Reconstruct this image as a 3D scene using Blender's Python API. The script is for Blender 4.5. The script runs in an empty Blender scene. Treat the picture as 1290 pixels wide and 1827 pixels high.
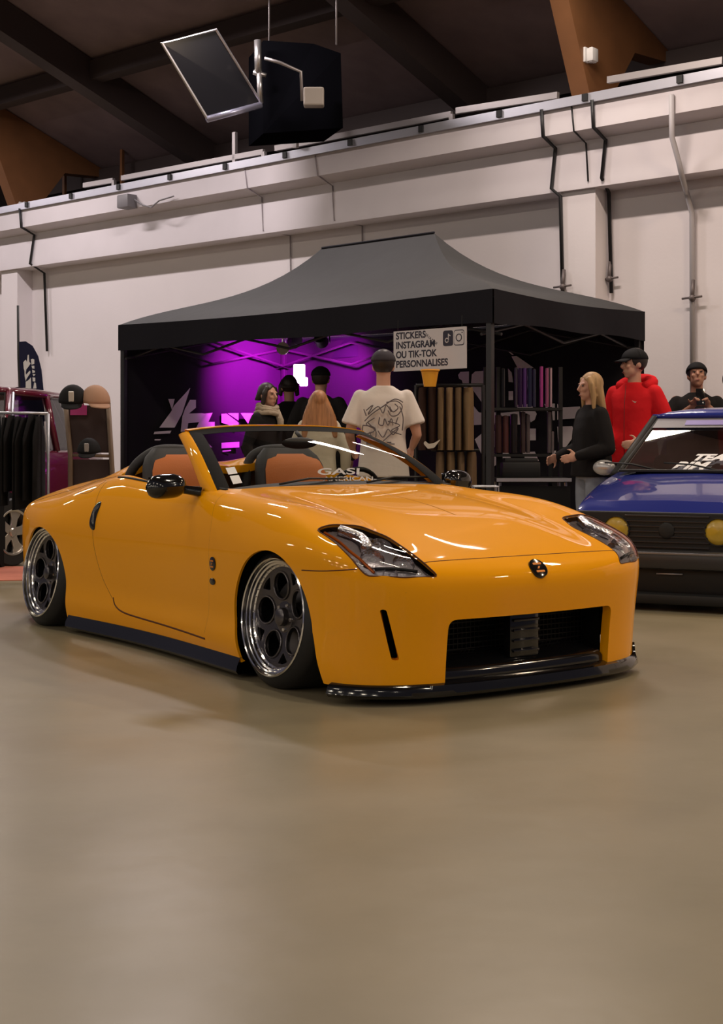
import bpy, bmesh, math, random
import numpy as np
from mathutils import Vector, Matrix, Euler
random.seed(7); rng = np.random.default_rng(7)
PI = math.pi
scene = bpy.context.scene
# ------------------------------------------------------------------ camera
cam_d = bpy.data.cameras.new('camera'); cam = bpy.data.objects.new('camera', cam_d)
scene.collection.objects.link(cam); scene.camera = cam
cam.location = (0, 0, 1.098); cam.rotation_euler = (PI/2, 0, 0)
cam_d.sensor_fit = 'VERTICAL'; cam_d.sensor_height = 36.0
cam_d.lens = 36.0*2500/1827; cam_d.shift_y = -(913.5-788)/1827
cam_d.clip_end = 200
scene.view_settings.view_transform = 'Standard'; scene.view_settings.look = 'None'
scene.view_settings.gamma = 1.0; scene.view_settings.use_curve_mapping = False
scene.view_settings.exposure = 0.42
# ------------------------------------------------------------------ world + hall lamps
w = bpy.data.worlds.new('hall'); scene.world = w; w.use_nodes = True
w.node_tree.nodes['Background'].inputs[0].default_value = (.72, .66, .86, 1)
w.node_tree.nodes['Background'].inputs[1].default_value = 0.075
WD = Vector((-.746, .666, 0))          # direction along the long wall (towards the left of the picture)
WN = Vector((.666, .746, 0))           # into the wall
W0 = Vector((3.9, 15.2, 0))            # a point on the wall's foot line
def wall_pt(s, d, z): return W0 + WD*s - WN*d + Vector((0, 0, z))    # s along the wall, d out from it
def hall_lamp(p, L, Wd, rz, power, col=(1, .90, .76)):
    d = bpy.data.lights.new('linear_hall_lamp', 'AREA'); d.shape = 'RECTANGLE'; d.size = L; d.size_y = Wd
    d.energy = power; d.color = col
    o = bpy.data.objects.new('linear_hall_lamp', d); scene.collection.objects.link(o)
    o.location = p; o.rotation_euler = (0, 0, rz); return o
wall_ang = math.atan2(WD.y, WD.x)
for i in range(-1, 6):                 # rows of linear fluorescent lamps hung from the roof, parallel to the long wall
    for j, dd in enumerate((3.2, 9.0, 17.0, 27.0, 37.0)):  # two farthest rows are unseen additions that light the gazebo's back wall
        warm = (1, .76, .52) if i < 2 else (1, .84, .74) if i == 2 else (1, .89, .88)
        hall_lamp(wall_pt(-10+i*5.2, dd, 6.6), 1.6, .20, wall_ang, (150, 60, 55, 130, 150)[j], warm if j == 0 else (1, .87, .68))
hall_lamp(wall_pt(.9, 1.25, 6.6), 1.5, .16, wall_ang+.55, 30)
# ------------------------------------------------------------------ materials
MATS = {}
def mat(name, col, rough=.6, metal=0., coat=0., spec=.5, noise=0., nscale=6., bump=0., bscale=60., emit=None, estr=0., trans=0., ior=1.45, sheen=0., alpha=1., stripes=None):
    if name in MATS: return MATS[name]
    m = bpy.data.materials.new(name); m.use_nodes = True; nt = m.node_tree; b = nt.nodes['Principled BSDF']
    b.inputs['Base Color'].default_value = (*col, 1); b.inputs['Roughness'].default_value = rough
    b.inputs['Metallic'].default_value = metal; b.inputs['Coat Weight'].default_value = coat
    b.inputs['Coat Roughness'].default_value = .03; b.inputs['Specular IOR Level'].default_value = spec if rough < .8 else min(spec, .2)
    b.inputs['IOR'].default_value = ior; b.inputs['Transmission Weight'].default_value = trans
    b.inputs['Sheen Weight'].default_value = sheen
    if emit: b.inputs['Emission Color'].default_value = (*emit, 1); b.inputs['Emission Strength'].default_value = estr
    tc = nt.nodes.new('ShaderNodeTexCoord')
    if noise > 0:
        n = nt.nodes.new('ShaderNodeTexNoise'); n.inputs['Scale'].default_value = nscale; n.inputs['Detail'].default_value = 5
        mpn = nt.nodes.new('ShaderNodeMapping'); mpn.inputs['Scale'].default_value = (1, 1, .07) if stripes else (1, 1, 1); nt.links.new(tc.outputs['Object'], mpn.inputs[0]); nt.links.new(mpn.outputs[0], n.inputs['Vector'])
        r = nt.nodes.new('ShaderNodeMixRGB'); r.blend_type = 'MIX'
        r.inputs[1].default_value = (*[c*(1-noise) for c in col], 1); r.inputs[2].default_value = (*[min(1, c*(1+noise)) for c in col], 1)
        nt.links.new(n.outputs['Fac'], r.inputs[0]); nt.links.new(r.outputs[0], b.inputs['Base Color'])
    if bump > 0:
        n = nt.nodes.new('ShaderNodeTexNoise'); n.inputs['Scale'].default_value = bscale; n.inputs['Detail'].default_value = 3
        nt.links.new(tc.outputs['Object'], n.inputs['Vector'])
        bp = nt.nodes.new('ShaderNodeBump'); bp.inputs['Strength'].default_value = bump; bp.inputs['Distance'].default_value = .02
        nt.links.new(n.outputs['Fac'], bp.inputs['Height']); nt.links.new(bp.outputs[0], b.inputs['Normal'])
    MATS[name] = m; return m
def thin_glass(name, tint=(.9, .93, .92), refl=.6):
    m = bpy.data.materials.new(name); m.use_nodes = True; nt = m.node_tree; nt.nodes.clear()
    o = nt.nodes.new('ShaderNodeOutputMaterial'); mx = nt.nodes.new('ShaderNodeMixShader'); t_ = nt.nodes.new('ShaderNodeBsdfTransparent'); g_ = nt.nodes.new('ShaderNodeBsdfGlossy')
    t_.inputs[0].default_value = (*tint, 1); g_.inputs['Roughness'].default_value = .01
    f_ = nt.nodes.new('ShaderNodeFresnel'); f_.inputs[0].default_value = 1.5; mu = nt.nodes.new('ShaderNodeMath'); mu.operation = 'MULTIPLY'; mu.inputs[1].default_value = refl
    nt.links.new(f_.outputs[0], mu.inputs[0]); nt.links.new(mu.outputs[0], mx.inputs[0]); nt.links.new(t_.outputs[0], mx.inputs[1]); nt.links.new(g_.outputs[0], mx.inputs[2]); nt.links.new(mx.outputs[0], o.inputs[0]); return m
# ------------------------------------------------------------------ object helpers
def link(o): scene.collection.objects.link(o); return o
def mobj(name, vs, fs, m, parent=None, smooth=True, loc=None, rz=0, kind=None, label=None):
    me = bpy.data.meshes.new(name); me.from_pydata([tuple(v) for v in vs], [], [tuple(int(i) for i in f) for f in fs])
    if m is not None:
        for mm in (m if isinstance(m, (list, tuple)) else [m]): me.materials.append(mm)
    if smooth: me.polygons.foreach_set('use_smooth', [True]*len(me.polygons))
    me.update()
    o = link(bpy.data.objects.new(name, me))
    if parent is not None: o.parent = parent
    if loc is not None: o.location = loc
    if rz: o.rotation_euler = (0, 0, rz)
    if kind: o['kind'] = kind
    if label: o['label'] = label
    return o
def empty(name, loc=(0, 0, 0), rz=0, label=None, cat=None, group=None):
    o = link(bpy.data.objects.new(name, None)); o.location = loc; o.rotation_euler = (0, 0, rz); o.empty_display_size = .1
    return tag(o, label, cat, group)
def tag(o, label=None, cat=None, group=None, kind=None):
    if label: o['label'] = label
    if cat: o['category'] = cat
    if group: o['group'] = group
    if kind: o['kind'] = kind
    return o
class MB:
    """collects shapes of ONE object"""
    def __init__(s): s.v = []; s.f = []
    def add(s, vs, fs, M=None):
        b = len(s.v)
        if M is not None: vs = [M @ Vector(v) for v in vs]
        s.v += [tuple(v) for v in vs]; s.f += [tuple(i+b for i in f) for f in fs]; return s
    def box(s, c, d, rz=0, bev=0., M=None):
        bm = bmesh.new(); bmesh.ops.create_cube(bm, size=1)
        bmesh.ops.scale(bm, vec=d, verts=bm.verts)
        if bev > 0: bmesh.ops.bevel(bm, geom=bm.edges[:]+bm.verts[:], offset=min(bev, min(d)*.45), segments=2, affect='EDGES', profile=.5)
        T = Matrix.Translation(c) @ Matrix.Rotation(rz, 4, 'Z')
        if M is not None: T = M @ T
        bmesh.ops.transform(bm, matrix=T, verts=bm.verts); bm.verts.index_update()
        r = s.add([v.co[:] for v in bm.verts], [[v.index for v in f.verts] for f in bm.faces]); bm.free(); return r
    def tube(s, pts, r, n=10, cap=True, closed=False):
        pts = [Vector(p) for p in pts]; N = len(pts); rr = r if hasattr(r, '__len__') else [r]*N
        vs = []; fs = []; up = None
        for i, p in enumerate(pts):
            if closed: t = (pts[(i+1) % N]-pts[i-1])
            else: t = (pts[min(i+1, N-1)]-pts[max(i-1, 0)])
            t.normalize()
            if up is None: up = Vector((0, 0, 1)) if abs(t.z) < .9 else Vector((1, 0, 0))
            a = t.cross(up)
            if a.length < 1e-4: a = t.cross(Vector((1, 0, .3)))
            a.normalize(); b = a.cross(t); b.normalize(); up = b
            for k in range(n):
                q = 2*PI*k/n; vs.append(p+(a*math.cos(q)+b*math.sin(q))*rr[i])
        M_ = N if closed else N-1
        for i in range(M_):
            for k in range(n): fs.append((i*n+k, i*n+(k+1) % n, ((i+1) % N)*n+(k+1) % n, ((i+1) % N)*n+k))
        if cap and not closed: fs.append(tuple(range(n))[::-1]); fs.append(tuple((N-1)*n+k for k in range(n)))
        return s.add(vs, fs)
    def lathe(s, prof, n=48, M=None, axis='Z', closed=False):
        vs = []; fs = []; N = len(prof)
        for k in range(n):
            q = 2*PI*k/n
            for (r, h) in prof:
                p = (r*math.cos(q), r*math.sin(q), h)
                if axis == 'Y': p = (p[0], p[2], p[1])
                vs.append(p)
        for k in range(n):
            for i in range(N if closed else N-1): fs.append((k*N+i, k*N+(i+1) % N, ((k+1) % n)*N+(i+1) % N, ((k+1) % n)*N+i))
        return s.add(vs, fs, M)
    def ball(s, c, r, nu=16, nv=10, M=None):
        r = r if hasattr(r, '__len__') else (r, r, r); vs = []; fs = []
        for i in range(nv+1):
            a = -PI/2+PI*i/nv
            for k in range(nu):
                q = 2*PI*k/nu; vs.append((c[0]+r[0]*math.cos(a)*math.cos(q), c[1]+r[1]*math.cos(a)*math.sin(q), c[2]+r[2]*math.sin(a)))
        for i in range(nv):
            for k in range(nu): fs.append((i*nu+k, i*nu+(k+1) % nu, (i+1)*nu+(k+1) % nu, (i+1)*nu+k))
        return s.add(vs, fs, M)
    def prism(s, poly, M, depth):
        """2-D polygon in the local XY plane of M, pushed by depth along local Z"""
        n = len(poly); vs = [(x, y, 0) for x, y in poly]+[(x, y, depth) for x, y in poly]
        fs = [tuple(range(n))[::-1], tuple(range(n, 2*n))]+[(i, (i+1) % n, n+(i+1) % n, n+i) for i in range(n)]
        return s.add(vs, fs, M)
    def grid(s, P):
        P = np.asarray(P); a, b = P.shape[:2]
        return s.add(P.reshape(-1, 3).tolist(), [(i*b+j, i*b+j+1, (i+1)*b+j+1, (i+1)*b+j) for i in range(a-1) for j in range(b-1)])
    def build(s, name, m, parent=None, smooth=False, **k): 
        o = mobj(name, s.v, s.f, m, parent, smooth, **k)
        return o
def autosmooth(o, ang=35):
    me = o.data; bm = bmesh.new(); bm.from_mesh(me); bmesh.ops.recalc_face_normals(bm, faces=bm.faces)
    for e in bm.edges:
        if len(e.link_faces) == 2 and e.calc_face_angle(0) > math.radians(ang): e.smooth = False
    for f in bm.faces: f.smooth = True
    bm.to_mesh(me); bm.free(); return o
def subd(o, lv=2):
    md = o.modifiers.new('s', 'SUBSURF'); md.levels = lv; md.render_levels = lv; return o
def solid(o, t, off=-1):
    md = o.modifiers.new('t', 'SOLIDIFY'); md.thickness = t; md.offset = off; return o
def plane_matrix(o, x, z_up=(0, 0, 1)):
    """frame with local X along x, local Y along z_up, local Z = the normal"""
    x = Vector(x).normalized(); y = Vector(z_up).normalized(); z = x.cross(y).normalized(); y = z.cross(x)
    return Matrix(((x.x, y.x, z.x, o[0]), (x.y, y.y, z.y, o[1]), (x.z, y.z, z.z, o[2]), (0, 0, 0, 1)))
def text_obj(name, s, size, M, m, parent=None, depth=.002, shear=0., bold=0., align='LEFT', sx=1., label=None):
    cu = bpy.data.curves.new(name, 'FONT'); cu.body = s; cu.size = size; cu.extrude = depth; cu.shear = shear; cu.offset = bold
    cu.align_x = align; tmp = link(bpy.data.objects.new('tmp', cu))
    dg = bpy.context.evaluated_depsgraph_get(); me = bpy.data.meshes.new_from_object(tmp.evaluated_get(dg))
    bpy.data.objects.remove(tmp); me.materials.clear(); me.materials.append(m)
    o = link(bpy.data.objects.new(name, me)); o.parent = parent; o.matrix_local = M @ Matrix.Diagonal((sx, 1, 1, 1))
    if label: o['label'] = label
    return o
# ------------------------------------------------------------------ 2-D distance tools for cutting openings into dense shells
def sd_poly(P, poly):
    P = np.asarray(P, float); poly = np.asarray(poly, float); d = np.full(len(P), 1e9); ins = np.zeros(len(P), bool); n = len(poly)
    for i in range(n):
        a = poly[i]; b = poly[(i+1) % n]; e = b-a; w_ = P-a
        t = np.clip((w_@e)/max(e@e, 1e-12), 0, 1); d = np.minimum(d, np.hypot(*(w_-t[:, None]*e).T))
        c = ((a[1] <= P[:, 1]) != (b[1] <= P[:, 1]))
        with np.errstate(divide='ignore', invalid='ignore'):
            xi = a[0]+(P[:, 1]-a[1])*e[0]/(e[1] if e[1] != 0 else 1e-12)
        ins ^= c & (P[:, 0] < xi)
    return np.where(ins, -d, d)
def rounded(poly, r, n=5):
    """round a polygon's corners"""
    out = []; N = len(poly)
    for i in range(N):
        a = Vector(poly[i-1]); b = Vector(poly[i]); c = Vector(poly[(i+1) % N])
        u1 = (a-b); u2 = (c-b); k = min(r, u1.length*.45, u2.length*.45); p0 = b+u1.normalized()*k; p2 = b+u2.normalized()*k
        for j in range(n+1):
            t = j/n; out.append(tuple(p0*(1-t)**2+b*2*t*(1-t)+p2*t*t))
    return out
def cut_shell(V, Fc, sd, region=None, snap=None, reproj=None):
    """V (n,3), Fc (m,4); sd(V)->signed distance, removes faces inside, snaps rim vertices to sd=0. returns V, F, removed faces, rim edges"""
    V = V.copy(); s = sd(V); act = np.ones(len(V), bool) if region is None else region(V)
    cen = V[Fc].mean(1); sc = sd(cen); ra = np.ones(len(Fc), bool) if region is None else region(cen)
    rem = (sc < 0) & ra; keep = ~rem
    used_k = np.zeros(len(V), bool); used_k[Fc[keep].ravel()] = True
    used_r = np.zeros(len(V), bool); used_r[Fc[rem].ravel()] = True
    rim = used_k & used_r
    idx = np.where(rim)[0]; P = V[idx]; e = 1e-4
    for _ in range(6):
        s0 = sd(P); g = np.stack([(sd(P+np.eye(3)[k]*e)-sd(P-np.eye(3)[k]*e))/(2*e) for k in range(3)], 1)
        P = P-g*(s0/np.maximum((g*g).sum(1), 1e-6))[:, None]
        if reproj is not None: P = reproj(P)
    V[idx] = P
    return V, Fc[keep], Fc[rem], rim
def rim_edges(F):
    """boundary edges of a face array"""
    from collections import Counter
    E = np.concatenate([F[:, [i, (i+1) % F.shape[1]]] for i in range(F.shape[1])])
    key = np.sort(E, 1); k = key[:, 0].astype(np.int64)*10**7+key[:, 1]; u_, inv_, c = np.unique(k, return_inverse=True, return_counts=True)
    return E[c[inv_] == 1]
def compact(V, F):
    u_ = np.unique(F); mp = -np.ones(len(V), int); mp[u_] = np.arange(len(u_)); return V[u_], mp[F]
# ------------------------------------------------------------------ analytic shape of the yellow roadster's shell (x forward from the front axle, y left, z up)
def cs(xs, ys):
    """natural cubic spline"""
    xs = np.array(xs, float); ys = np.array(ys, float); n = len(xs); h_ = np.diff(xs)
    A = np.eye(n); r = np.zeros(n)
    for i in range(1, n-1):
        A[i, i-1] = h_[i-1]; A[i, i] = 2*(h_[i-1]+h_[i]); A[i, i+1] = h_[i]
        r[i] = 6*((ys[i+1]-ys[i])/h_[i]-(ys[i]-ys[i-1])/h_[i-1])
    M2 = np.linalg.solve(A, r)
    def f(x):
        x = np.clip(x, xs[0], xs[-1]); i = np.clip(np.searchsorted(xs, x)-1, 0, n-2)
        a = xs[i+1]-x; b = x-xs[i]; hh = h_[i]
        return M2[i]*a**3/(6*hh)+M2[i+1]*b**3/(6*hh)+(ys[i]/hh-M2[i]*hh/6)*a+(ys[i+1]/hh-M2[i+1]*hh/6)*b
    return f
cW = cs([-3.6, -3.2, -2.9, -2.6, -2.2, -1.7, -1.1, -.6, -.2, .15, .45, .7, 1.0], [.74, .83, .87, .900, .885, .85, .845, .872, .895, .90, .888, .86, .80])
cP = cs([0, .08, .18, .27, .35, .5, .62, .72, .80, .9, 1.1], [-.05, -.022, -.004, -.010, -.006, 0, -.006, -.028, -.058, -.11, -.2])
cT = cs([-3.6, -3.3, -3.0, -2.6, -2.3, -2.0, -1.6, -1.1, -.8, -.5, -.2, .1, .35, .66, .78, .95, 1.2], [.74, .83, .885, .925, .945, .935, .90, .875, .872, .850, .820, .775, .715, .612, .562, .47, .35])
cN = cs([0, .1, .25, .36, .46, .54, .62, .8], [.745, .752, .765, .780, .795, .800, .79, .75])
def gau(x, c, s): return np.exp(-((x-c)/s)**2)
def Fbody(P):
    x, y, z = P[..., 0], np.abs(P[..., 1]), P[..., 2]
    rear = 1/(1+np.exp((x+2.0)/.12)); hoodm = 1/(1+np.exp(-(x+.75)/.1))
    W_ = cW(x)+cP(z)
    W_ = W_+.012*gau(z, .60, .10)*(gau(x, 0, .38)+gau(x, -2.65, .38))
    T_ = cT(x)-.02*(y/.85)**4*hoodm-.016*gau(y, .50, .11)*hoodm*gau(x, 0, .6)+.020*gau(x, -.05, .40)*gau(y, .76, .14)-rear*.19*(y/.85)**2.2+.065*gau(x, -2.12, .30)*(gau(y, .38, .17))+.03*gau(x,-2.15,.35)
    N_ = cN(z)-.09*(y/.85)**2-.16*(y/.85)**6
    R_ = -3.40+.10*(y/.85)**2+.22*(y/.85)**6-.25*np.clip(z-.62, 0, 1)+.10*np.clip(.5-z, 0, 1)
    k = .034
    t = np.stack([y-W_, z-T_, x-N_, R_-x]); m = t.max(0)
    return m+k*np.log(np.exp((t-m)/k).sum(0))
def gradF(P, e=1e-4):
    return np.stack([(Fbody(P+np.eye(3)[k]*e)-Fbody(P-np.eye(3)[k]*e))/(2*e) for k in range(3)], -1)
def onF(P, it=6):
    P = np.array(P, float)
    for _ in range(it):
        g = gradF(P); P = P-g*(Fbody(P)/np.maximum((g*g).sum(-1), 1e-6))[..., None]
    return P
def ray_body(O, D, t0=0., t1=3.):
    """first hit of rays with the shell (bisection from outside to inside)"""
    O = np.asarray(O, float); D = np.asarray(D, float); ts = np.linspace(t0, t1, 700); 
    f = Fbody(O+ts[:, None]*D); i = np.argmax(f < 0)
    if f[i] >= 0: return None
    a, b = ts[i-1], ts[i]
    for _ in range(30):
        m = (a+b)/2
        if Fbody(O+m*D) < 0: b = m
        else: a = m
    return O+b*D
# ------------------------------------------------------------------ the yellow roadster
CAR_A = math.radians(-54.9)
car = empty('roadster_car', (.326, 6.74, 0), CAR_A, 'lowered yellow-orange two-seat roadster with open top, deep-dish wheels and black splitter on the hall floor', 'car')
M_yel = mat('yellow_paint', (1.0, .405, .0), .5, coat=.75, spec=.05)
M_blk = mat('gloss_black', (.006, .006, .007), .12, coat=.6)
M_mat = mat('matte_black', (.010, .010, .011), .6)
M_rub = mat('tyre_rubber', (.013, .013, .014), .55, bump=.05)
M_gap = mat('panel_gap', (.10, .025, .002), .7)
M_chr = mat('polished_lip', (.80, .79, .78), .12, 1.)
M_gun = mat('gunmetal_wheel', (.13, .12, .125), .26, .9)
M_drk = mat('dark_void', (.004, .004, .004), .8)
def body_grid():
    xf, xr, z0 = .20, -2.85, .30
    cols = []                                       # (origin x, dir x, dir y)
    for a in np.linspace(0, PI/2, 100)[:-1]: cols.append((xf, math.cos(a), math.sin(a)))
    for x in np.linspace(xf, xr, 262): cols.append((x, 0, 1))
    for a in np.linspace(PI/2, PI, 50)[1:]: cols.append((xr, math.cos(a), math.sin(a)))
    cols = np.array(cols); rows = []
    for z in np.linspace(.075, z0, 19)[:-1]: rows.append((z, 0.))
    for th in np.concatenate([np.linspace(0, 32, 46)[:-1], np.linspace(32, 90, 74)]): rows.append((z0, math.radians(th)))
    rows = np.array(rows)
    nc, nr = len(cols), len(rows)
    O = np.zeros((nr, nc, 3)); D = np.zeros((nr, nc, 3))
    O[..., 0] = cols[None, :, 0]; O[..., 2] = rows[:, None, 0]
    ct, st = np.cos(rows[:, 1])[:, None], np.sin(rows[:, 1])[:, None]
    D[..., 0] = cols[None, :, 1]*ct; D[..., 1] = cols[None, :, 2]*ct; D[..., 2] = st
    a = np.full((nr, nc), .05); b = np.full((nr, nc), 1.6)
    for _ in range(34):
        m = (a+b)/2; f = Fbody(O+m[..., None]*D) < 0
        a = np.where(f, m, a); b = np.where(f, b, m)
    return O+((a+b)/2)[..., None]*D
Gh = body_grid(); nr, nc = Gh.shape[:2]
# mirror: columns run nose-centre -> right side -> tail; then left side
G = np.concatenate([Gh*np.array([1, -1, 1]), Gh[:, ::-1][:, 1:-1]], 1); ncc = G.shape[1]
V = G.reshape(-1, 3); I = np.arange(nr*ncc).reshape(nr, ncc)
J = np.roll(I, -1, 1)
Fq = np.stack([I[:-1], J[:-1], J[1:], I[1:]], -1).reshape(-1, 4)
def reF(P): return onF(P, 2)
RA = .327
def sd_arch(cx_, cz, r, front):
    def f(P):
        x, z = P[:, 0]-cx_, P[:, 2]-cz
        dn = np.maximum(0, -z)                       # opening widens towards the ground on the bumper side
        xs_ = x-(front*np.where(x > 0, .38, .12)+(1-front)*.06)*dn*(1 if front else 1)
        return np.hypot(xs_*(.98 if front else .96), np.where(z > 0, z, z*.55))-r
    return f
side = lambda P: np.abs(P[:, 1]) > .55
V, Fq, _, _ = cut_shell(V, Fq, sd_arch(-.008, .285, .330, 1), side, reproj=reF)
V, Fq, _, _ = cut_shell(V, Fq, sd_arch(-2.61, .275, .315, 0), side, reproj=reF)
# cockpit opening
CK = rounded([(-.79, 0), (-.76, .45), (-.70, .655), (-.80, .695), (-1.60, .700), (-2.04, .66), (-2.12, .56), (-1.98, .40), (-1.96, 0)], .05)
CKf = CK+[(x, -y) for x, y in reversed(CK)]
topr = lambda P: P[:, 2] > .70
V, Fq, Rck, _ = cut_shell(V, Fq, lambda P: sd_poly(P[:, :2], CKf), topr, reproj=reF)
# lower grille opening: rounded rectangle in the front view, open to the bottom
GR = rounded([(-.475, -.2), (-.475, .352), (.475, .352), (.475, -.2)], .04)
fr = lambda P: P[:, 0] > .55
V, Fq, _, _ = cut_shell(V, Fq, lambda P: sd_poly(P[:, 1:], GR), fr, reproj=reF)
# the vertical slits beside it
SL = [(-.733, .405), (-.755, .405), (-.700, .190), (-.672, .190)]
V, Fq, _, _ = cut_shell(V, Fq, lambda P: sd_poly(P[:, 1:], rounded(SL, .01)), lambda P: (P[:, 0] > .45) & (P[:, 1] < -.6), reproj=reF)
# headlamp recesses, outlined in a tilted local frame
LAMP = np.array([[.265, -.827, .718], [.26, -.745, .737], [.277, -.60, .727], [.41, -.552, .687], [.587, -.560, .63], [.712, -.552, .57], [.745, -.529, .538], [.695, -.675, .534], [.605, -.796, .540], [.574, -.816, .574], [.495, -.832, .637], [.382, -.827, .684]])
ln = gradF(LAMP).mean(0); ln /= np.linalg.norm(ln); lc = LAMP.mean(0)
lx = np.array([1, 0, 0])-ln*ln[0]; lx /= np.linalg.norm(lx); ly = np.cross(ln, lx)
def lamp2(P, s_=1):
    Q = P*np.array([1, s_, 1])-lc; return np.stack([Q@lx, Q@ly], 1)
LP = rounded(lamp2(LAMP).tolist(), .03, 3)
lamp_patch = {}
for s_ in (1, -1):
    near = lambda P: (P[:, 1]*s_ < -.3) & (P[:, 0] > .1) & (((P*np.array([1, s_, 1])-lc)@ln) > -.2)
    V, Fq, Rl, _ = cut_shell(V, Fq, lambda P: sd_poly(lamp2(P, s_), LP), near, reproj=reF)
# rolled inner lips for all openings: extrude rim inwards
E_ = rim_edges(Fq); cen = V[Fq].mean((0, 1))
Nn = gradF(V[E_.ravel()]).reshape(-1, 2, 3); Nn /= np.linalg.norm(Nn, axis=-1, keepdims=True)
mid = V[E_].mean(1)
inn = np.unique(E_); base = len(V); mp = -np.ones(len(V), int); mp[inn] = base+np.arange(len(inn))
gi = gradF(V[inn]); gi /= np.linalg.norm(gi, axis=-1, keepdims=True)
rr_ = V[inn]; arch = (np.abs(rr_[:, 1]) > .5) & ((np.abs(rr_[:, 0]) < .6) | (np.abs(rr_[:, 0]+2.61) < .5) | ((rr_[:, 0] > .2) & (rr_[:, 2] > .5))) & ((rr_[:, 2] < .66) | (rr_[:, 0] > .2)); off = -gi*np.where(arch, .012, .045)[:, None]; low = V[inn][:, 2] < .08; off[low] = np.array([0, 0, -.0]) - gi[low]*.02
V2 = np.concatenate([V, V[inn]+off])
lipF = np.stack([E_[:, 1], E_[:, 0], mp[E_[:, 0]], mp[E_[:, 1]]], 1)
Va, Fa = compact(V2, np.concatenate([Fq, lipF]))
shell = mobj('body_shell', Va, Fa, M_yel, car)
bm = bmesh.new(); bm.from_mesh(shell.data); bmesh.ops.remove_doubles(bm, verts=bm.verts, dist=.0004)
bmesh.ops.dissolve_degenerate(bm, edges=bm.edges, dist=.0002)
for e in bm.edges:
    if len(e.link_faces) == 2 and e.calc_face_angle(0) > .9: e.smooth = False
bm.to_mesh(shell.data); bm.free()
# ---- helpers on the shell
def on_shell(pts): return onF(np.array(pts, float), 8)
def dense(pts, n=14, closed=False):
    """Catmull-Rom through points"""
    P = [np.array(p, float) for p in pts]; N = len(P); out = []
    rng_ = range(N if closed else N-1)
    for i in rng_:
        if closed: p0, p1, p2, p3 = P[i-1], P[i], P[(i+1) % N], P[(i+2) % N]
        else: p0, p1, p2, p3 = P[max(i-1, 0)], P[i], P[i+1], P[min(i+2, N-1)]
        for j in range(n):
            t = j/n; out.append(.5*((2*p1)+(-p0+p2)*t+(2*p0-5*p1+4*p2-p3)*t*t+(-p0+3*p1-3*p2+p3)*t**3))
    if not closed: out.append(P[-1])
    return np.array(out)
def seam(name, pts, r=.0028, m=None, closed=False, lift=-.001, smooth=True, parent=None):
    P = dense(pts, 12, closed) if smooth else np.array(pts, float)
    P = on_shell(P); g = gradF(P); g /= np.linalg.norm(g, axis=-1, keepdims=True); P = P+g*lift
    return MB().tube(P.tolist(), r, 6, closed=closed).build(name, m or M_gap, parent or car, True)
def mir(pts, s_): return [(x, y*s_, z) for x, y, z in pts]
# panel gaps
hg = [(.680, -.555, .590), (.680, -.50, .597), (.692, -.30, .597), (.694, 0, .599), (.692, .30, .597), (.680, .50, .597), (.680, .555, .590)]
seam('hood_gap', hg)
for s_ in (1, -1):
    seam('bumper_gap', mir([(.27, -.89, .548), (.40, -.88, .553), (.50, -.86, .562), (.575, -.83, .572)], s_))
    seam('door_gap', mir([(-.66, -.74, .85), (-.66, -.82, .80), (-.62, -.87, .70), (-.60, -.87, .5), (-.62, -.87, .3), (-.66, -.87, .17)], s_), .0012)
    seam('door_sill_crease', mir([(-1.73, -.85, .245), (-1.70, -.85, .205), (-1.62, -.85, .178), (-1.45, -.85, .165), (-1.1, -.85, .155), (-.85, -.86, .148), (-.66, -.87, .142)], s_), .005)
    seam('door_rear_gap', mir([(-2.02, -.72, .83), (-2.00, -.80, .78), (-1.97, -.85, .66), (-1.93, -.86, .50), (-1.84, -.86, .33), (-1.74, -.86, .24)], s_), .0018)
    seam('fuel_flap_gap' if s_ == 1 else 'flap_gap', mir([(-2.10, -.70, .845), (-2.30, -.71, .84), (-2.36, -.74, .82), (-2.30, -.79, .79), (-2.15, -.79, .79), (-2.08, -.76, .82)], s_), .002, closed=True)
    seam('deck_gap', mir([(-2.05, -.66, .86), (-2.3, -.67, .86), (-2.6, -.70, .83), (-2.85, -.74, .76), (-3.05, -.74, .68)], s_), .003)
# black lower side skirts
for s_ in (1, -1):
    Q = []
    for x in np.linspace(-2.27, -.30, 30):
        p = on_shell([(x, -.86*s_, .085)])[0]; o_ = -s_
        Q.append([(x, p[1]-o_*.03, .105), (x, p[1]+o_*.004, .098), (x, p[1]+o_*.022, .06), (x, p[1]+o_*.026, .035), (x, p[1]+o_*.015, .022), (x, p[1]-o_*.25, .022)])
    autosmooth(MB().grid(Q).build('side_skirt', M_blk, car), 40)
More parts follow.
